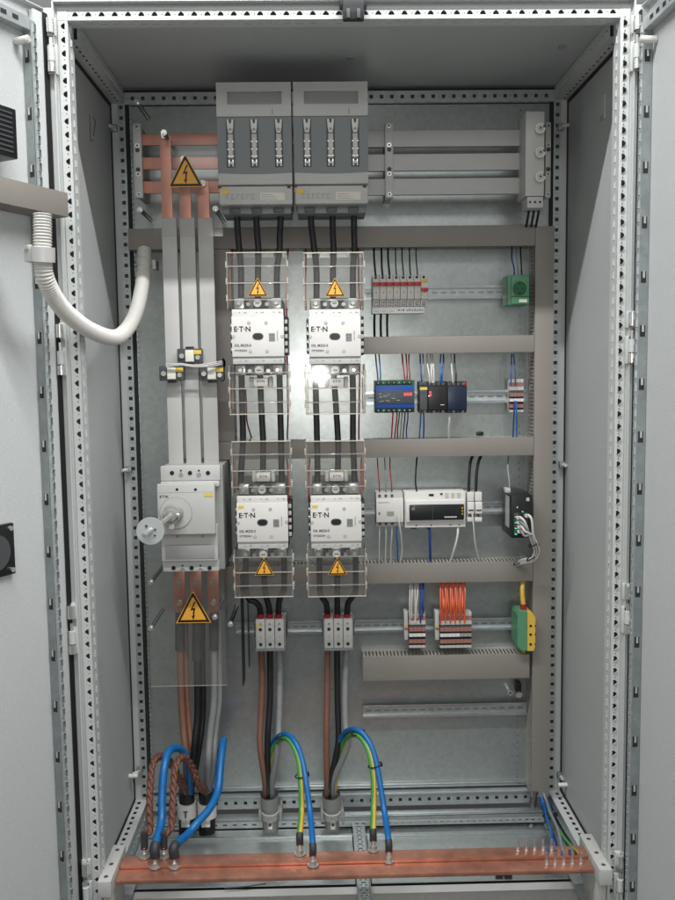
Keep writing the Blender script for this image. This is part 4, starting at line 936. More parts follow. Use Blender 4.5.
zg = at(400, 284, BYF).z; m = MB(); m.box(c-.0086, c+.0086, BYF-.009, BYF+.0009, zg-.0048, zg+.0048, 'red', .003); m.build('toggle', mc)
z_ = at(400, 292.5, BYF).z; m = MB(); m.box(c-.0065, c+.0065, BYF+.0003, BYF+.0009, z_-.009, z_+.005, 'paper'); m.box(c-.001, c+.0015, BYF-.0001, BYF+.0002, z_-.001, z_+.002, 'dgrey'); m.build('rating_label', mc)
ordn = ('first', 'second', 'third', 'fourth', 'fifth', 'sixth', 'seventh')
mc['label'] = 'first white miniature breaker from the left, red toggle'
for i in range(1, 7): dup(mc, (xs0+mw/2+i*mw, .48, zb), '%s white miniature breaker from the left, red toggle' % ordn[i])
l8 = dup(mc, (xs0+mw/2+7*mw, .48, zb), 'rightmost breaker with lowered red toggle and yellow stripe')
for o in [o for o in bpy.data.objects if o.parent == l8 and o.name.startswith('toggle')]: o.location.z -= .0155
l8['_o'] = tuple(l8.location)
m = MB(); r = (xs0+7*mw+.001, xs1-.001, zm1-.009, zm1-.001); m.rbox(r, BYF+.0002, BYF+.0009, 'stick'); m.build('yellow_stripe', l8)
x0, x1, z0, z1 = R(372, 306.8, 424.5, 313.5, .415)
t = MB().box(x0, x1, .415, .45, z0, z1, 'lgrey', .0015).build('comb_busbar', None, 'grey comb busbar strip under the row of red-toggled breakers', 'busbar')
m = MB()
for i in range(3): m.box(x0+.006+i*.02, x0+.018+i*.02, .4143, .4149, z0+.006, z0+.0068, 'dgrey')
for i in range(3): m.cyl((x0+.070+i*.006, .4143, (z0+z1)/2), (x0+.070+i*.006, .4149, (z0+z1)/2), .0022-.0008*(i == 1), 'sblack', 10)
for i in range(7): m.box(x0+.09+i*.0065, x0+.0945+i*.0065, .4143, .4149, z0+.006, z0+.010+.002*(i % 2), 'fgrey')
m.build('printed_marks', t)
cols = ('cblack', 'cblack', 'cblack', 'dgrey', 'shrink', 'cblack', 'dgrey')
cn = ('thick black', 'black', 'black', 'dark grey', 'grey', 'thin black', 'slate')
for i in range(7):
    px = 376+7*i
    cable([(px-1.8, 246, .46), (px-2+.6*(i % 2), 256, .43), (px-1.2, 267, .42), (px-.3, 276, .425)], .0026 if i < 3 else .0018, cols[i], '%s wire entering top of the %s red-toggled breaker' % (cn[i], ordn[i]), 'wire', 'wire', 'wires above the red-toggled breakers', 8)
for i in range(3): cable([(374.8+6.3*i, 312, .43), (374.3+6.4*i, 322, .435), (374.6+6.4*i, 340, .46)], .0031, 'cblack', '%s thick black wire below the comb busbar' % side[i], 'wire', 'wire', 'thick black wires below the comb busbar', 8)

# ---------------------------------------------------------------- green socket
GY = .405
x0, x1, z0, z1 = R(508.3, 274.7, 529.5, 304.8, GY)
t = thing('power_socket', 'green rail-mounted power socket with round recess', 'socket', ((x0+x1)/2, .48, z0)); cx, cz = at(519.5, 288.5, GY).x, at(519.5, 288.5, GY).z
m = MB(); m.box(x0, x1, GY+.004, .477, z0, z1, 'green', .002); m.box(x0+.008, x1-.001, GY-.001, GY+.0039, z0+.022, z1-.003, 'green', .0015); m.box(x0+.008, x1-.001, GY-.001, GY+.0039, z0+.003, z0+.020, 'green', .001); m.build('housing', t)
m = MB(); n = 32
for i in range(n):
    a, b = 2*PI*i/n, 2*PI*(i+1)/n
    for r1, r2, y1, y2, k in ((.0175, .0195, GY-.003, GY-.003, 'green'), (.0155, .0175, GY-.0012, GY-.003, 'greend'), (.0195, .0197, GY-.003, GY-.0011, 'greend')):
        m.poly([(cx+r1*math.cos(a), y1, cz+r1*math.sin(a)), (cx+r1*math.cos(b), y1, cz+r1*math.sin(b)), (cx+r2*math.cos(b), y2, cz+r2*math.sin(b)), (cx+r2*math.cos(a), y2, cz+r2*math.sin(a))], k)
m.cyl((cx, GY-.0014, cz), (cx, GY-.0011, cz), .0155, 'greend', 32)
for s in (-1, 1): m.cyl((cx+s*.0082, GY-.0019, cz), (cx+s*.0082, GY-.0015, cz), .0024, 'black', 12); m.box(cx-.002, cx+.002, GY-.0025, GY-.0015, cz+s*.0125-.0028, cz+s*.0125+.0028, 'black')
m.build('socket_face', t)
m = MB(); m.rbox(R(519, 299.2, 527, 302.3, GY-.001), GY-.0018, GY-.0012, 'paper'); m.build('label_plate', t)
for i, (px, k, n) in enumerate(((514, 'cdblue', 'blue'), (517.8, 'cgrey', 'grey'), (521.5, 'cblack', 'black'))):
    cable([(px-2+i*.4, 246, .46), (px-2.2+i*.8, 258, .43), (px, 268, .425), (px+.3, 276, .43)], .0021, k, '%s wire entering top of the green socket' % n, 'wire', 'wire', 'wires above the green socket', 8)

# ---------------------------------------------------------------- row 2 modules
NY = .42
x0, x1, z0, z1 = R(375.2, 380.3, 414.8, 412.8, NY)
t = thing('control_module', 'blue control module with dark face and red digits', 'module', ((x0+x1)/2, .48, z0))
m = MB(); m.box(x0, x1, NY+.008, .477, z0, z1, 'greend', .001); m.box(x0+.001, x1-.001, NY+.001, NY+.0079, z0+.012, z1-.013, 'blue', .0015)
m.box(x0+.003, x1-.002, NY-.0004, NY+.0009, z0+.024, z1-.027, 'pcb', .0005); m.build('housing', t)
for za, zz, n in ((z1-.0105, z1-.002, 7), (z0+.002, z0+.0105, 7)):
    m = MB()
    for i in range(n):
        a = x0+.003+i*(x1-x0-.008)/n; m.box(a, a+.011, NY+.001, NY+.0079, za, zz, 'greend' if (i % 3 == 1) else 'black', .001); m.cyl((a+.0055, NY+.0005, (za+zz)/2), (a+.0055, NY+.001, (za+zz)/2), .0022, 'mgrey', 8)
    m.build('terminal_row', t)
m = MB()
for i in range(3): m.box(x1-.028+i*.0075, x1-.023+i*.0075, NY-.0009, NY-.0005, z0+.045, z0+.052, 'ledr')
m.build('display_digits', t)
m = MB()
for i in range(12): a = x0+.008+random.random()*.06; zz = z0+.028+random.random()*.025; m.box(a, a+.003+random.random()*.008, NY-.0008, NY-.0005, zz, zz+.0012, 'lgrey')
m.build('printed_marks', t)
def blackmod(px0, px1, label, k, kk, led):
    x0, x1, z0, z1 = R(px0, 381.5, px1, 413, NY); t = thing('control_module', label, 'module', ((x0+x1)/2, .48, z0), 'dark control modules side by side')
    m = MB(); m.box(x0+.0003, x1-.0003, NY+.006, .477, z0, z1, k, .0015); m.box(x0+.001, x1-.001, NY-.006, NY+.0059, z0+.008, z1-.013, kk, .0015); m.build('housing', t)
    n = max(2, int((x1-x0)/.011))
    for za, zz, kb in ((z1-.011, z1-.003, 'dgrey'), (z0+.001, z0+.007, 'mgrey')):
        m = MB()
        for i in range(n): a = x0+.002+i*(x1-x0-.004)/n; m.box(a, a+.0075, NY+.001, NY+.0059, za, zz, kb if i % 2 else 'dgrey', .001)
        m.build('terminal_row', t)
    if led == 1:
        m = MB(); m.box(x0+.001, x1-.001, NY-.0068, NY-.0061, z1-.022, z1-.015, 'stick'); m.build('yellow_sticker', t); m = MB(); m.box(x0+.003, x0+.012, NY-.0068, NY-.0061, z1-.030, z1-.027, 'blue'); m.build('blue_mark', t)
    if led == 2:
        m = MB(); m.box(x0+.004, x0+.009, NY-.0072, NY-.0061, z1-.038, z1-.033, 'ledr'); m.box(x0+.004, x0+.009, NY-.0072, NY-.0061, z1-.030, z1-.026, 'ledr'); m.build('red_indicator', t)
        m = MB(); m.box(x1-.018, x1-.008, NY-.0068, NY-.0061, z0+.021, z0+.0225, 'paper'); m.build('white_mark', t)
    if led: return t
    m = MB(); m.box(x1-.010, x1-.004, NY-.001, NY+.0008, z1-.010, z1-.002, 'red', .001); m.build('red_terminal', t)
blackmod(419.3, 427.5, 'narrow dark grey module with yellow sticker beside the black modules', 'dgrey', 'dgrey', 1)
blackmod(427.6, 447, 'black module with two red lights in the middle of its row', 'black', 'black', 2)
blackmod(447.1, 467, 'navy black module, right end of the dark modules', 'black', 'navy', 0)
def wires(lst, y0, Y0, y1, Y1, grp, fmt):
    for i, (pa, pb, k, r, nme) in enumerate(lst):
        cable([(pa, y0, Y0), (pa*.7+pb*.3+.5*math.sin(i*2.3), y0*.65+y1*.35, (Y0+Y1)/2), (pa*.25+pb*.75+.4*math.sin(i*1.7), y0*.3+y1*.7, Y1), (pb, y1, Y1)], r, k, fmt % nme, 'wire', 'wire', grp, 6)
wires([(375.5, 378, 'cdblue', .0018, 'dark blue left'), (379, 380.5, 'cblue', .0018, 'bright blue right')], 354, .455, 382, .43, 'wires above the blue module', '%s wire at left above the blue module')
wires([(402, 405, 'cred', .0017, 'left'), (406, 407, 'cred', .0017, 'middle'), (409, 410, 'cred', .0017, 'right')], 354, .455, 382, .43, 'wires above the blue module', '%s red wire above the blue module')
wires([(391.5, 393, 'cred', .0017, 'first red'), (394.5, 397, 'cred', .0017, 'second red'), (397.5, 399.5, 'cblack', .0015, 'first black'), (400, 402.5, 'cgrey', .0015, 'grey'), (403, 405, 'cblack', .0015, 'second black'), (406.5, 407.8, 'cdblue', .0017, 'dark blue')], 438, .455, 411, .435, 'wires below the blue module', '%s wire below the blue module')
wires([(420, 421.5, 'cdblue', .0018, 'left dark blue'), (423, 423, 'cgrey', .0018, 'left grey'), (427, 430, 'cwhite', .0020, 'first white'), (430, 432.5, 'cwhite', .0020, 'second white'), (432.5, 434, 'cwhite', .0020, 'third white'), (441, 440, 'cblue', .0018, 'middle blue'), (443.5, 442, 'cdblue', .0018, 'middle navy'), (451, 453, 'cwhite', .0018, 'right white'), (454.5, 456, 'cblack', .0020, 'right black')], 354, .455, 383, .425, 'wires above the dark modules', '%s wire above the dark modules')
wires([(419.5, 421, 'cblue', .0019, 'blue'), (423.5, 423.5, 'cdblue', .0019, 'navy')], 439, .455, 411, .435, 'wires below the dark modules', '%s wire below the dark modules')
cable([(449, 412, .43), (449.5, 420, .43), (448.8, 430, .44), (449, 440, .455)], .0028, 'cwhite', 'white data cable with plug below the navy black module', 'data_cable', 'cable', None, 8)
m = MB(); p = at(480, 433.5, .44); m.box(p.x-.009, p.x+.009, .435, .455, p.z-.006, p.z+.005, 'black', .003); m.build('cable_bushing', None, 'small black bushing on the duct at right of data cable', 'bushing')

# small striped terminal group, right of row 2
def terminals(px0, px1, py0, py1, n, label, Yf=.43, vstripes=True, half=False):
    x0, x1, z0, z1 = R(px0, py0, px1, py1, Yf); t = thing('terminal_strip', label, 'terminal strip', ((x0+x1)/2, .48, z0), 'striped rail terminal strips')
    w = (x1-x0)/n; H = z1-z0
    for i in range(n):
        m = MB(); a = x0+i*w; b = a+w-.0006
        seq = (('lgrey', .0, .07), ('sblack', .07, .13), ('tbrown', .13, .24), ('sblack', .24, .32), ('white' if (i < n*.6 or not half) else 'mgrey', .32, .41), ('sblack', .41, .47), ('tbrown', .47, .58), ('dgrey', .58, .66), ('lgrey', .66, .77), ('tbrown', .77, .90), ('lgrey', .90, 1.0))
        for j, (k, f0, f1) in enumerate(seq):
            st = -.004*(1-abs(2*(f0+f1)/2-1))
            m.box(a, b, Yf+st-(0 if k in ('sblack', 'dgrey') else .002), Yf+.02, z0+H*f0, z0+H*f1, k)
        m.box(a, b, Yf+.0201, .477, z0+.004, z1-.004, 'lgrey')
        m.build('terminal', t)
    return t
terminals(510, 523.5, 379, 412, 4, 'small striped terminal strip beside the right vertical duct', .445)
wires([(511.5, 511, 'cdblue', .0018, 'left navy'), (513.5, 515.5, 'cdblue', .0018, 'right navy')], 354, .455, 386, .435, 'wires above the small striped strip', '%s wire above the small striped terminal strip')
wires([(513, 514.5, 'cdblue', .0020, 'left navy'), (516.5, 516, 'cblue', .0020, 'right blue')], 438, .455, 401, .435, 'wires below the small striped strip', '%s wire below the small striped terminal strip')

# ---------------------------------------------------------------- row 3
QY = .415
x0, x1, z0, z1 = R(376.3, 493, 403.5, 527, QY)
t = thing('energy_meter', 'white three-pole meter at left of its row, small grey display', 'meter', ((x0+x1)/2, .48, z0))
m = MB(); m.box(x0, x1, QY+.012, .477, z0, z1, 'lgrey', .002); m.box(x0, x1, QY, QY+.0119, z0+.013, z1-.016, 'white', .0015); m.build('housing', t)
m = MB()
for i in range(3):
    xx = x0+.010+i*.0165
    for zz in (z1-.009, z0+.007): MB().cyl((xx, QY+.0105, zz), (xx, QY+.0125, zz), .0040, 'dgrey', 12).build('terminal_screw', t)
m = MB(); m.box(x0+.028, x0+.047, QY-.0008, QY-.0001, z0+.030, z0+.042, 'mgrey'); m.box(x0+.006, x0+.010, QY-.0008, QY-.0001, z0+.034, z0+.040, 'dgrey'); m.box(x0+.006, x0+.035, QY-.0005, QY-.0001, z1-.026, z1-.025, 'dgrey'); m.build('display', t)
x0, x1, z0, z1 = R(404.8, 492.3, 466, 527.8, QY)
t = thing('automation_controller', 'wide white controller with long black front panel', 'controller', ((x0+x1)/2, .48, z0))
m = MB(); m.box(x0, x1, QY+.006, .477, z0, z1, 'white', .002); m.box(x0+.003, x1-.003, QY, QY+.0059, z0+.016, z1-.022, 'white', .002); m.build('housing', t)
bx = R(409.5, 504.5, 464, 520, QY-.003); m = MB(); m.rbox(bx, QY-.004, QY-.0001, 'black', .003); m.box((bx[0]*.58+bx[1]*.42), (bx[0]*.58+bx[1]*.42)+.001, QY-.0046, QY-.0041, bx[2], bx[3], 'dgrey'); m.build('front_panel', t)
m = MB(); m.box(bx[0]+.006, bx[0]+.014, QY-.0046, QY-.0041, bx[3]-.014, bx[3]-.007, 'fgrey')
for i in range(3): m.box(bx[1]-.006, bx[1]-.0035, QY-.0046, QY-.0041, bx[3]-.012-i*.008, bx[3]-.008-i*.008, 'stick')
for i in range(7): m.box(bx[1]-.052+i*.0048, bx[1]-.0485+i*.0048, QY-.0046, QY-.0041, bx[2]+.006, bx[2]+.0095, 'white')
m.build('front_marks', t)
m = MB(); m.box(x0+.065, x0+.078, QY+.0052, QY+.0059, z1-.011, z1-.005, 'black'); m.box(x0+.095, x0+.102, QY+.0052, QY+.0059, z1-.008, z1-.003, 'dgrey')
for i in range(9): m.box(x0+.108+(i % 3)*.016, x0+.118+(i % 3)*.016, QY+.0052, QY+.0059, z1-.006-.005*(i//3), z1-.0045-.005*(i//3), 'mgrey')
for f in (.18, .42, .74, .88): m.box(x0+(x1-x0)*f, x0+(x1-x0)*f+.004, QY+.0052, QY+.0059, z0+.005, z0+.008, 'dgrey')
m.box(x0+.018, x0+.034, QY+.02, QY+.04, z0-.006, z0-.0005, 'black', .001); m.box(x0+.060, x0+.072, QY+.02, QY+.04, z0-.007, z0-.0005, 'greend', .001); m.build('ports', t)
for i, (pa, pb) in enumerate(((467.2, 474.7), (475, 482.6))):
    x0, x1, z0, z1 = R(pa, 492.3, pb, 522, QY)
    t = thing('relay', '%s of two slim white relays right of the controller' % ('left', 'right')[i], 'relay', ((x0+x1)/2, .48, z0), 'slim white relays')
    m = MB(); m.box(x0+.0004, x1-.0004, QY+.012, .477, z0+.006, z1-.002, 'lgrey', .0015); m.box(x0+.0008, x1-.0008, QY+.004, QY+.0119, z1-.024, z1, 'white', .002); m.box(x0+.0008, x1-.0008, QY-.002, QY+.0119, z0+.022, z1-.026, 'white', .003); m.box(x0+.0008, x1-.0008, QY+.004, QY+.0119, z0, z0+.012, 'white', .0015); m.build('housing', t)
    m = MB(); m.box(x0+.003, x1-.003, QY-.0026, QY-.0021, z0+.030, z0+.034, 'dgrey'); m.cyl((x0/2+x1/2, QY+.0115, z0+.017), (x0/2+x1/2, QY+.006, z0+.017), .003, 'dgrey', 10); m.build('contact_marks', t)
wires([(377.3, 379.7, 'cred', .0016, 'red'), (384.5, 385.8, 'cgrey', .0016, 'grey'), (390, 392, 'cred', .0016, 'dark red')], 457.5, .455, 494, .43, 'wires above the white meter', '%s wire above the white meter')
wires([(379, 379.5, 'cwhite', .0018, 'left pale'), (385, 385.8, 'cwhite', .0018, 'middle pale'), (391, 392, 'cwhite', .0018, 'right pale'), (397.5, 397, 'cblue', .0020, 'blue')], 563, .45, 525, .43, 'wires below the white meter', '%s wire below the white meter')
cable([(398, 512, .405), (399, 522, .40), (401, 535, .41), (402, 550, .43), (399.5, 566, .45)], .0024, 'cwhite', 'white plugged cable hanging from front of the meter', 'data_cable', 'cable', None, 8)
cable([(417, 457, .455), (416, 470, .44), (415.5, 482, .435), (417, 493, .435)], .0022, 'cblack', 'single dark wire entering top of wide white controller', 'wire', 'wire', None, 8)
cable([(429.5, 527, .43), (430, 545, .43), (430.5, 566, .45)], .0034, 'cdblue', 'dark blue cable below the middle of wide controller', 'data_cable', 'cable', None, 8)
cable([(458, 526, .43), (457.5, 536, .42), (454, 550, .425), (449, 566, .45)], .0030, 'cwhite', 'white plugged cable below right end of wide controller', 'data_cable', 'cable', None, 8)
cable([(472, 512, .405), (473.5, 525, .405), (475.5, 545, .42), (481, 566, .45)], .0022, 'cwhite', 'thin grey-white cable hanging from left slim relay', 'data_cable', 'cable', None, 8)
cable([(473, 455, .45), (470.5, 462, .44), (469.2, 475, .435), (468.5, 494, .43)], .0040, 'cblack', 'thick black cable above left slim relay', 'cable', 'cable', 'thick black cables above the relays', 8)
cable([(481.5, 455, .45), (478.5, 462, .44), (476.5, 475, .435), (475.8, 494, .43)], .0040, 'cblack', 'thick black cable above right slim relay', 'cable', 'cable', 'thick black cables above the relays', 8)

# black network switch
SY = .355
x0, x1, z0, z1 = R(511.7, 495, 532.3, 538, SY)
t = thing('network_switch', 'black box network switch with green port lights and white cables', 'network switch', ((x0+x1)/2, .48, z0))
m = MB(); m.box(x0, x1, SY, .477, z0, z1, 'black', .0015); m.build('housing', t)
m = MB(); m.box(x0-.0008, x0-.0002, SY+.03, SY+.075, z0+.022, z1-.008, 'lgrey'); m.build('side_label', t)
m = MB(); m.box(x1-.016, x1-.008, SY-.0008, SY-.0001, z1-.016, z1-.007, 'lgrey'); m.box(x0+.013, x0+.016, SY-.0008, SY-.0001, z1-.034, z1-.030, 'white'); m.build('front_marks', t)
m = MB()
for i in range(4):
    for s in (0, 1): m.box(x0+.006+s*.024, x0+.018+s*.024, SY-.0008, SY-.0001, z0+.010+i*.015, z0+.021+i*.015, 'dgrey')
m.build('ports', t)
m = MB()
for i in range(4): m.box(x0+.008, x0+.014, SY-.0014, SY-.0009, z0+.009+i*.015, z0+.012+i*.015, 'ledg')
m.box(x0+.026, x0+.030, SY-.0014, SY-.0009, z0+.068, z0+.071, 'ledg'); m.build('port_lights', t)
m = MB(); m.box(x0-.008, x0+.006, SY+.04, SY+.07, z1+.0005, z1+.012, 'lgrey', .002); m.build('supply_plug', t)
q = at(509, 488, .40); cable([(509.5, 489, .40), (509, 478, .41), (507.8, 468, .43), (508.5, 456, .455)], .0022, 'cgrey', 'grey supply wire rising from top of black network switch', 'wire', 'wire', None, 8)
for i, (px, py) in enumerate(((517.5, 517.5), (518, 522), (518.5, 526.5), (518.5, 531), (526, 515.5))):
    m = MB(); pts = P3([(px, py, SY-.002), (px+3, py, SY-.022), (px+7.5-(i*.4), py+5, SY-.03), (529+i*1.1, 534+i*.4, SY-.022), (532.5+i*1.2, 544, SY-.012), (534.5+i*1.1, 551+i*.3, SY+.0), (531.5+i*.5, 558+i*.6, SY+.01), (523, 559.5+i*.9, SY+.03), (513, 564+i*.5, SY+.08)])
    m.tube(pts, .0031, 'cwhite' if i % 2 == 0 else 'cgrey', 8, 6)
    o = m.build('data_cable', None, ('white network cable from %s port of black switch' if i % 2 == 0 else 'light grey network cable from %s port of black switch') % ('top left', 'second left', 'third left', 'bottom left', 'top right')[i], 'cable', 'network cables bundled from the black switch')
    m = MB(); a = pts[0]; m.box(a.x-.004, a.x+.008, a.y-.012, a.y+.001, a.z-.004, a.z+.004, 'white', .001); m.build('plug', o)
for px, py, Y, l in ((533.5, 544.5, SY-.01, 'black tie round the network cables, upper one'), (531, 558, SY+.008, 'black tie round network cables, middle one'), (518, 562.5, SY+.045, 'black tie round network cables, lowest one')):
    tie(px, py, Y, .0085, .006).build('cable_tie', None, l, 'cable tie', 'ties round the network cables')

# ---------------------------------------------------------------- row 4 terminals
def row4(px0, px1, n, label, half):
    t = terminals(px0, px1, 612, 647.5, n, label, .43, half=half)
    x0, x1, z0, z1 = R(px0-4.8, 612, px0-.8, 640, .435); m = MB(); m.box(x0, x1, .435, .477, z0, z1, 'lgrey', .002); m.box(x0+.002, x1-.002, .4335, .4349, z0+.030, z0+.036, 'dgrey'); m.build('end_clamp', t)
    m = MB(); w = R(px0-3.5, 624.5, px0-1.2, 628, .434); m.rbox(w, .4325, .4334, 'yellow'); m.build('yellow_marker', t)
row4(409, 425.5, 4, 'terminal strip with white and blue wires', False)
row4(440, 471.5, 8, 'wide terminal strip with many orange wires', True)
cl = ('cwhite', 'cwhite', 'cgrey', 'cwhite', 'cwhite', 'cgrey', 'cdblue', 'cdblue', 'cdblue')
ord2 = ('first', 'second', 'third', 'fourth', 'fifth', 'sixth', 'seventh', 'eighth', 'ninth', 'tenth', 'eleventh', 'twelfth', 'thirteenth', 'fourteenth', 'fifteenth', 'sixteenth')
cln = {'cwhite': 'white', 'cgrey': 'grey', 'cdblue': 'navy'}
for i, k in enumerate(cl):
    a = 410+i*1.72; cable([(a, 580, .445), (a+.5*math.sin(i*2), 592, .43), (a-.3+.4*math.sin(i*3), 606, .42+.004*(i % 2)), (a+.2, 623-(i % 3)*5, .425)], .0019, k, '%s wire, %s from the left in the white and blue wire group' % (cln[k], ord2[i]), 'wire', 'wire', 'white and blue wires above their terminal strip', 6)
for i in range(16):
    a = 440.5+i*1.6; cable([(a, 580, .445), (a+.7*math.sin(i*2.2), 592, .425+.005*(i % 3)), (a+.5*math.sin(i*1.3), 606, .416+.005*(i % 2)), (a+.2, 623-(i % 3)*5, .425)], .0022, 'corange', '%s orange wire from the left above wide terminal strip' % ord2[i], 'wire', 'wire', 'orange wires above their terminal strip', 6)
# green and yellow earth terminal
EY = .40
x0, x1, z0, z1 = R(517.5, 611.5, 535, 650.5, EY); xm = at(527, 630, EY).x
t = thing('earth_terminal', 'chunky green and yellow earth terminal beside right vertical duct', 'earth terminal', ((x0+x1)/2, .48, z0))
def et(a, b, k):
    return MB().prism([(a, z0+.012), (a+.010, z0), (b, z0), (b, z1), (a+.004, z1), (a, z1-.010)], EY, .477, k)
m = et(x0, xm, 'green'); m.build('green_half', t, recalc=True)
m = MB(); m.prism([(xm+.0004, z0), (x1-.004, z0), (x1, z0+.012), (x1, z1-.016), (x1-.008, z1-.004), (xm+.0004, z1-.002)], EY-.004, .477, 'cyel'); m.build('yellow_half', t, recalc=True)
m = MB()
for f in (.17, .42, .64): m.cyl((xm+.009, EY-.0048, z0+(z1-z0)*f), (xm+.009, EY-.0038, z0+(z1-z0)*f), .0036, 'black', 12); m.box(x1-.0015, x1+.0006, EY-.0046, EY+.006, z0+(z1-z0)*f-.003, z0+(z1-z0)*f+.003, 'black')
m.build('screw_holes', t)
o = cable([(523, 580, .44), (522.3, 590, .425), (523, 602, .42), (524.2, 613, .425)], .0062, 'cyel', 'thick yellow earth cable above the green and yellow terminal', 'earth_cable', 'cable', None, 10)
q = P3([(523.2, 603.5, .421), (523.6, 612, .424)]); m = MB(); m.cyl(q[0], q[1], .0085, 'redshr', 14); m.build('red_sleeve', o)
cable([(524.5, 648, .43), (524.4, 660, .45)], .0062, 'cyel', 'short green-yellow earth cable below the green and yellow terminal', 'earth_cable', 'cable', None, 10, 'cgreen', 8)

# bottom right small parts
p = at(509.5, 691.5, .48); m = MB(); m.cyl((p.x, .470, p.z), (p.x, .499, p.z), .0075, 'steel', 16); m.cyl((p.x, .468, p.z), (p.x, .4699, p.z), .003, 'dgrey', 8); m.build('plate_bolt', None, 'round steel bolt head on plate below the lowest duct', 'bolt')
p = at(519, 690, .47); m = MB(); m.box(p.x-.007, p.x+.007, .47, .498, p.z-.008, p.z+.020, 'black', .002); m.cyl((p.x, .464, p.z-.012), (p.x, .47, p.z-.012), .008, 'steel', 16); m.box(p.x-.009, p.x+.007, .471, .498, p.z-.022, p.z-.0105, 'steel', .002); m.build('plate_clamp', None, 'black and steel clamp at right below the lowest duct', 'clamp')
# red-brown control wires by contactors
GR = 'red control wires beside the contactors'
for pts, l in (([(289, 246, .45), (287.5, 256, .41), (286.5, 275, .37), (286.3, 300, .36), (287, 330, .35)], 'red wire right of the upper left shield'),
               ([(305.5, 246, .45), (306, 260, .42), (305.5, 285, .38), (306, 310, .36)], 'red wire left of the upper right shield'),
               ([(358, 246, .45), (358.5, 265, .41), (359, 290, .37), (360.5, 310, .35)], 'red wire right of the upper right shield'),
               ([(245.5, 390, .36), (246.5, 410, .38), (247, 422, .40), (251.5, 438, .45)], 'red wire beside left cable between the left contactors'),
               ([(287, 345, .35), (287.5, 385, .36), (288, 415, .39), (287.3, 438, .45)], 'red wire right of cables between the left contactors'),
               ([(360, 350, .35), (359.5, 385, .36), (359, 415, .40), (358.8, 438, .45)], 'red wire right of cables between the right contactors'),
               ([(286.5, 457, .45), (288, 470, .40), (288.5, 500, .35), (288.7, 530, .35)], 'red wire right of the lower left contactor'),
               ([(310, 457, .45), (309, 472, .40), (308.8, 495, .36), (309, 520, .36)], 'red wire left of the lower right contactor'),
               ([(361.5, 457, .45), (361, 475, .40), (361.5, 500, .36), (362.5, 520, .36)], 'red wire right of the lower right contactor'),
               ([(230.5, 300, .36), (231, 285, .38), (232, 265, .41), (233, 246, .45)], 'red wire left of the upper left shield')):
    cable(pts, .0021, 'cred', l, 'control_wire', 'wire', GR, 6)
# earth wires at bottom right
GE = 'blue and earth wires fanning out at bottom right'
ew = [('cblue', 'blue', 541, 795, 547, 818, 552, 838, 546.5), ('cyel', 'green-yellow', 543.5, 794, 551, 815, 563, 836, 577), ('cdblue', 'navy', 539, 796, 547, 822, 556, 842, 555), ('cblue', 'bright blue', 545.5, 796, 553, 818, 561, 838, 562), ('cdblue', 'dark blue', 546.5, 800, 556, 824, 566, 842, 570), ('cblack', 'black', 548, 802, 560, 826, 570, 842, 576), ('cgrey', 'grey', 543, 792, 550, 812, 558, 830, 563)]
for i, (k, n, xa, ya, xb, yb_, xc, yc, xe) in enumerate(ew):
    z = on_bar(xe, 854, ZB+.01); m = MB()
    pts = P3([(xa, ya, .45), ((xa+xb)/2, (ya+yb_)/2-1, .40), (xb, yb_, .30), (xc, yc, .18)])+[Vector((z.x, .05, ZB+.014))]
    m.tube(pts, .0034, k, 8, 6, 'cgreen' if k == 'cyel' else None, 8); m.build('earth_wire', None, '%s wire running down from vertical duct to bolts at bottom right' % n, 'wire', GE)
m = MB(); a = P3([(536, 795, .45), (530, 828, .40)]); m.tube(P3([(535, 790, .47), (532, 812, .44), (531, 838, .40)]), .011, 'dgrey', 8); m.build('cable_bundle_sleeve', None, 'dark sleeve under foot of the right vertical duct', 'sleeve')
for px, py, Y in ((550, 815, .33),): tie(px, py, Y, .014, .004).build('cable_tie', None, 'black tie round wires at bottom right', 'cable tie')
# debris on the floor
d = ray(500, 876); q = CAM+d*((-.017-CAM.z)/d.z)
m = MB(); m.box(q.x-.012, q.x+.006, q.y-.01, q.y+.008, -.0193, -.006, 'black', .003); m.box(q.x+.010, q.x+.028, q.y-.014, q.y+.002, -.0193, -.004, 'black', .003); m.cyl((q.x, q.y, -.012), (q.x+.02, q.y-.01, -.009), .005, 'black', 10); m.build('plastic_plug', None, 'small black plastic pieces lying on cabinet floor, right of centre', 'plug')
d = ray(245, 888); q = CAM+d*((-.018-CAM.z)/d.z); m = MB(); m.tube([(q.x-.05, q.y+.0, -.017), (q.x, q.y+.004, -.0165), (q.x+.05, q.y+.015, -.017)], .0016, 'black', 6); m.build('wire_scrap', None, 'thin black wire scrap lying on the cabinet floor', 'scrap')

# ---------------------------------------------------------------- setting: hall floor and wall behind the cabinet
m = MB(); m.box(-4, 4, -4, 3, -.115, -.11, 'shrink'); m.build('floor', None, kind='structure')
m = MB(); m.box(-4, 4, .9, .95, -.11, 3.2, 'dgrey'); m.build('wall', None, 'plain dark wall standing behind the grey cabinet', 'wall', kind='structure')

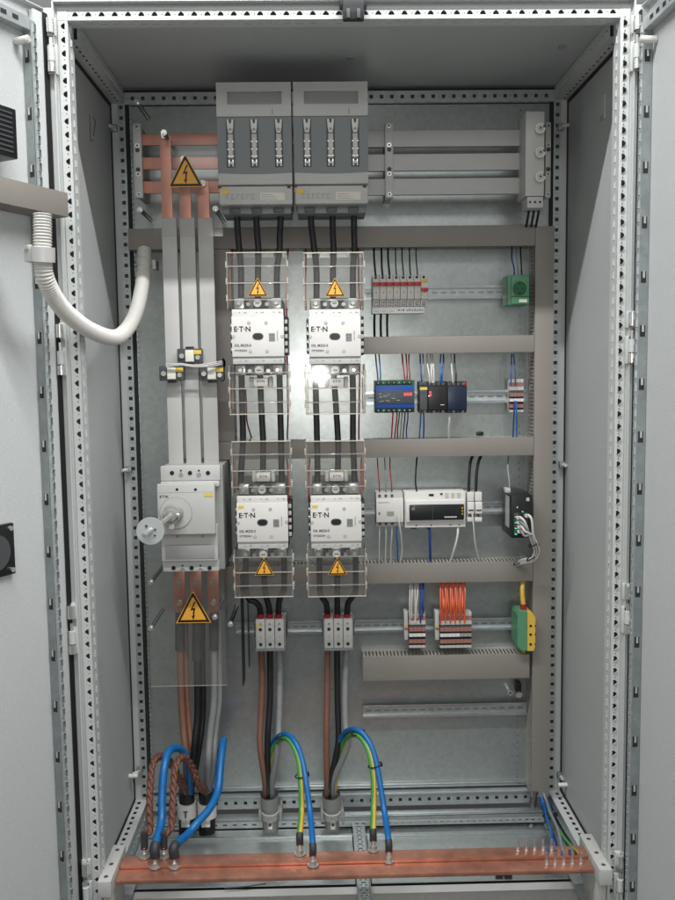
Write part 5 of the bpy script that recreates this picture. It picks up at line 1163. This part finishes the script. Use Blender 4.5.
# ---------------------------------------------------------------- light
def area(name, loc, target, sx, sy, power, col=(1, 1, 1)):
    l = bpy.data.lights.new(name, 'AREA'); l.shape = 'RECTANGLE'; l.size = sx; l.size_y = sy; l.energy = power; l.color = col
    o = bpy.data.objects.new(name, l); COL.objects.link(o); o.location = loc
    o.rotation_euler = (Vector(target)-Vector(loc)).to_track_quat('-Z', 'Y').to_euler()
area('ceiling_lamp', (0, -.90, 3.2), (0, -.25, 1.2), 4.2, .04, 140, (.99, 1, 1))
area('ceiling_lamp', (0, -3.2, 3.1), (0, 0, .9), 2.4, .5, 18, (.99, 1, 1))
l = bpy.data.lights.new('phone_flash', 'POINT'); l.energy = 27; l.shadow_soft_size = .012; l.color = (1, .98, .95)
o = bpy.data.objects.new('phone_flash', l); COL.objects.link(o); o.location = CAM+Vector((.0, .01, -.02))
w = bpy.data.worlds.new('World'); sc.world = w; w.use_nodes = True; nt = w.node_tree; bg = nt.nodes['Background']
tc = nt.nodes.new('ShaderNodeTexCoord'); sp = nt.nodes.new('ShaderNodeSeparateXYZ'); cr = nt.nodes.new('ShaderNodeValToRGB'); mr_ = nt.nodes.new('ShaderNodeMapRange')
mr_.inputs[1].default_value = -1; mr_.inputs[2].default_value = 1
nt.links.new(tc.outputs['Generated'], sp.inputs[0]); nt.links.new(sp.outputs[2], mr_.inputs[0]); nt.links.new(mr_.outputs[0], cr.inputs[0]); nt.links.new(cr.outputs[0], bg.inputs[0])
e = cr.color_ramp.elements; e[0].position = .25; e[0].color = (.06, .06, .06, 1); e[1].position = .85; e[1].color = (.62, .64, .64, 1)
for p_, v_ in ((.40, .10), (.48, .34), (.55, .95)):
    x = e.new(p_); x.color = (v_*.97, v_, v_*.99, 1)
bg.inputs[1].default_value = .32
vs = sc.view_settings; sc.display_settings.display_device = 'sRGB'; vs.view_transform = 'Standard'; vs.look = 'None'; vs.exposure = 0; vs.gamma = 1
sc.cycles.transparent_max_bounces = 24; sc.cycles.max_bounces = 8
for o in bpy.data.objects:
    if '_o' in o: del o['_o']
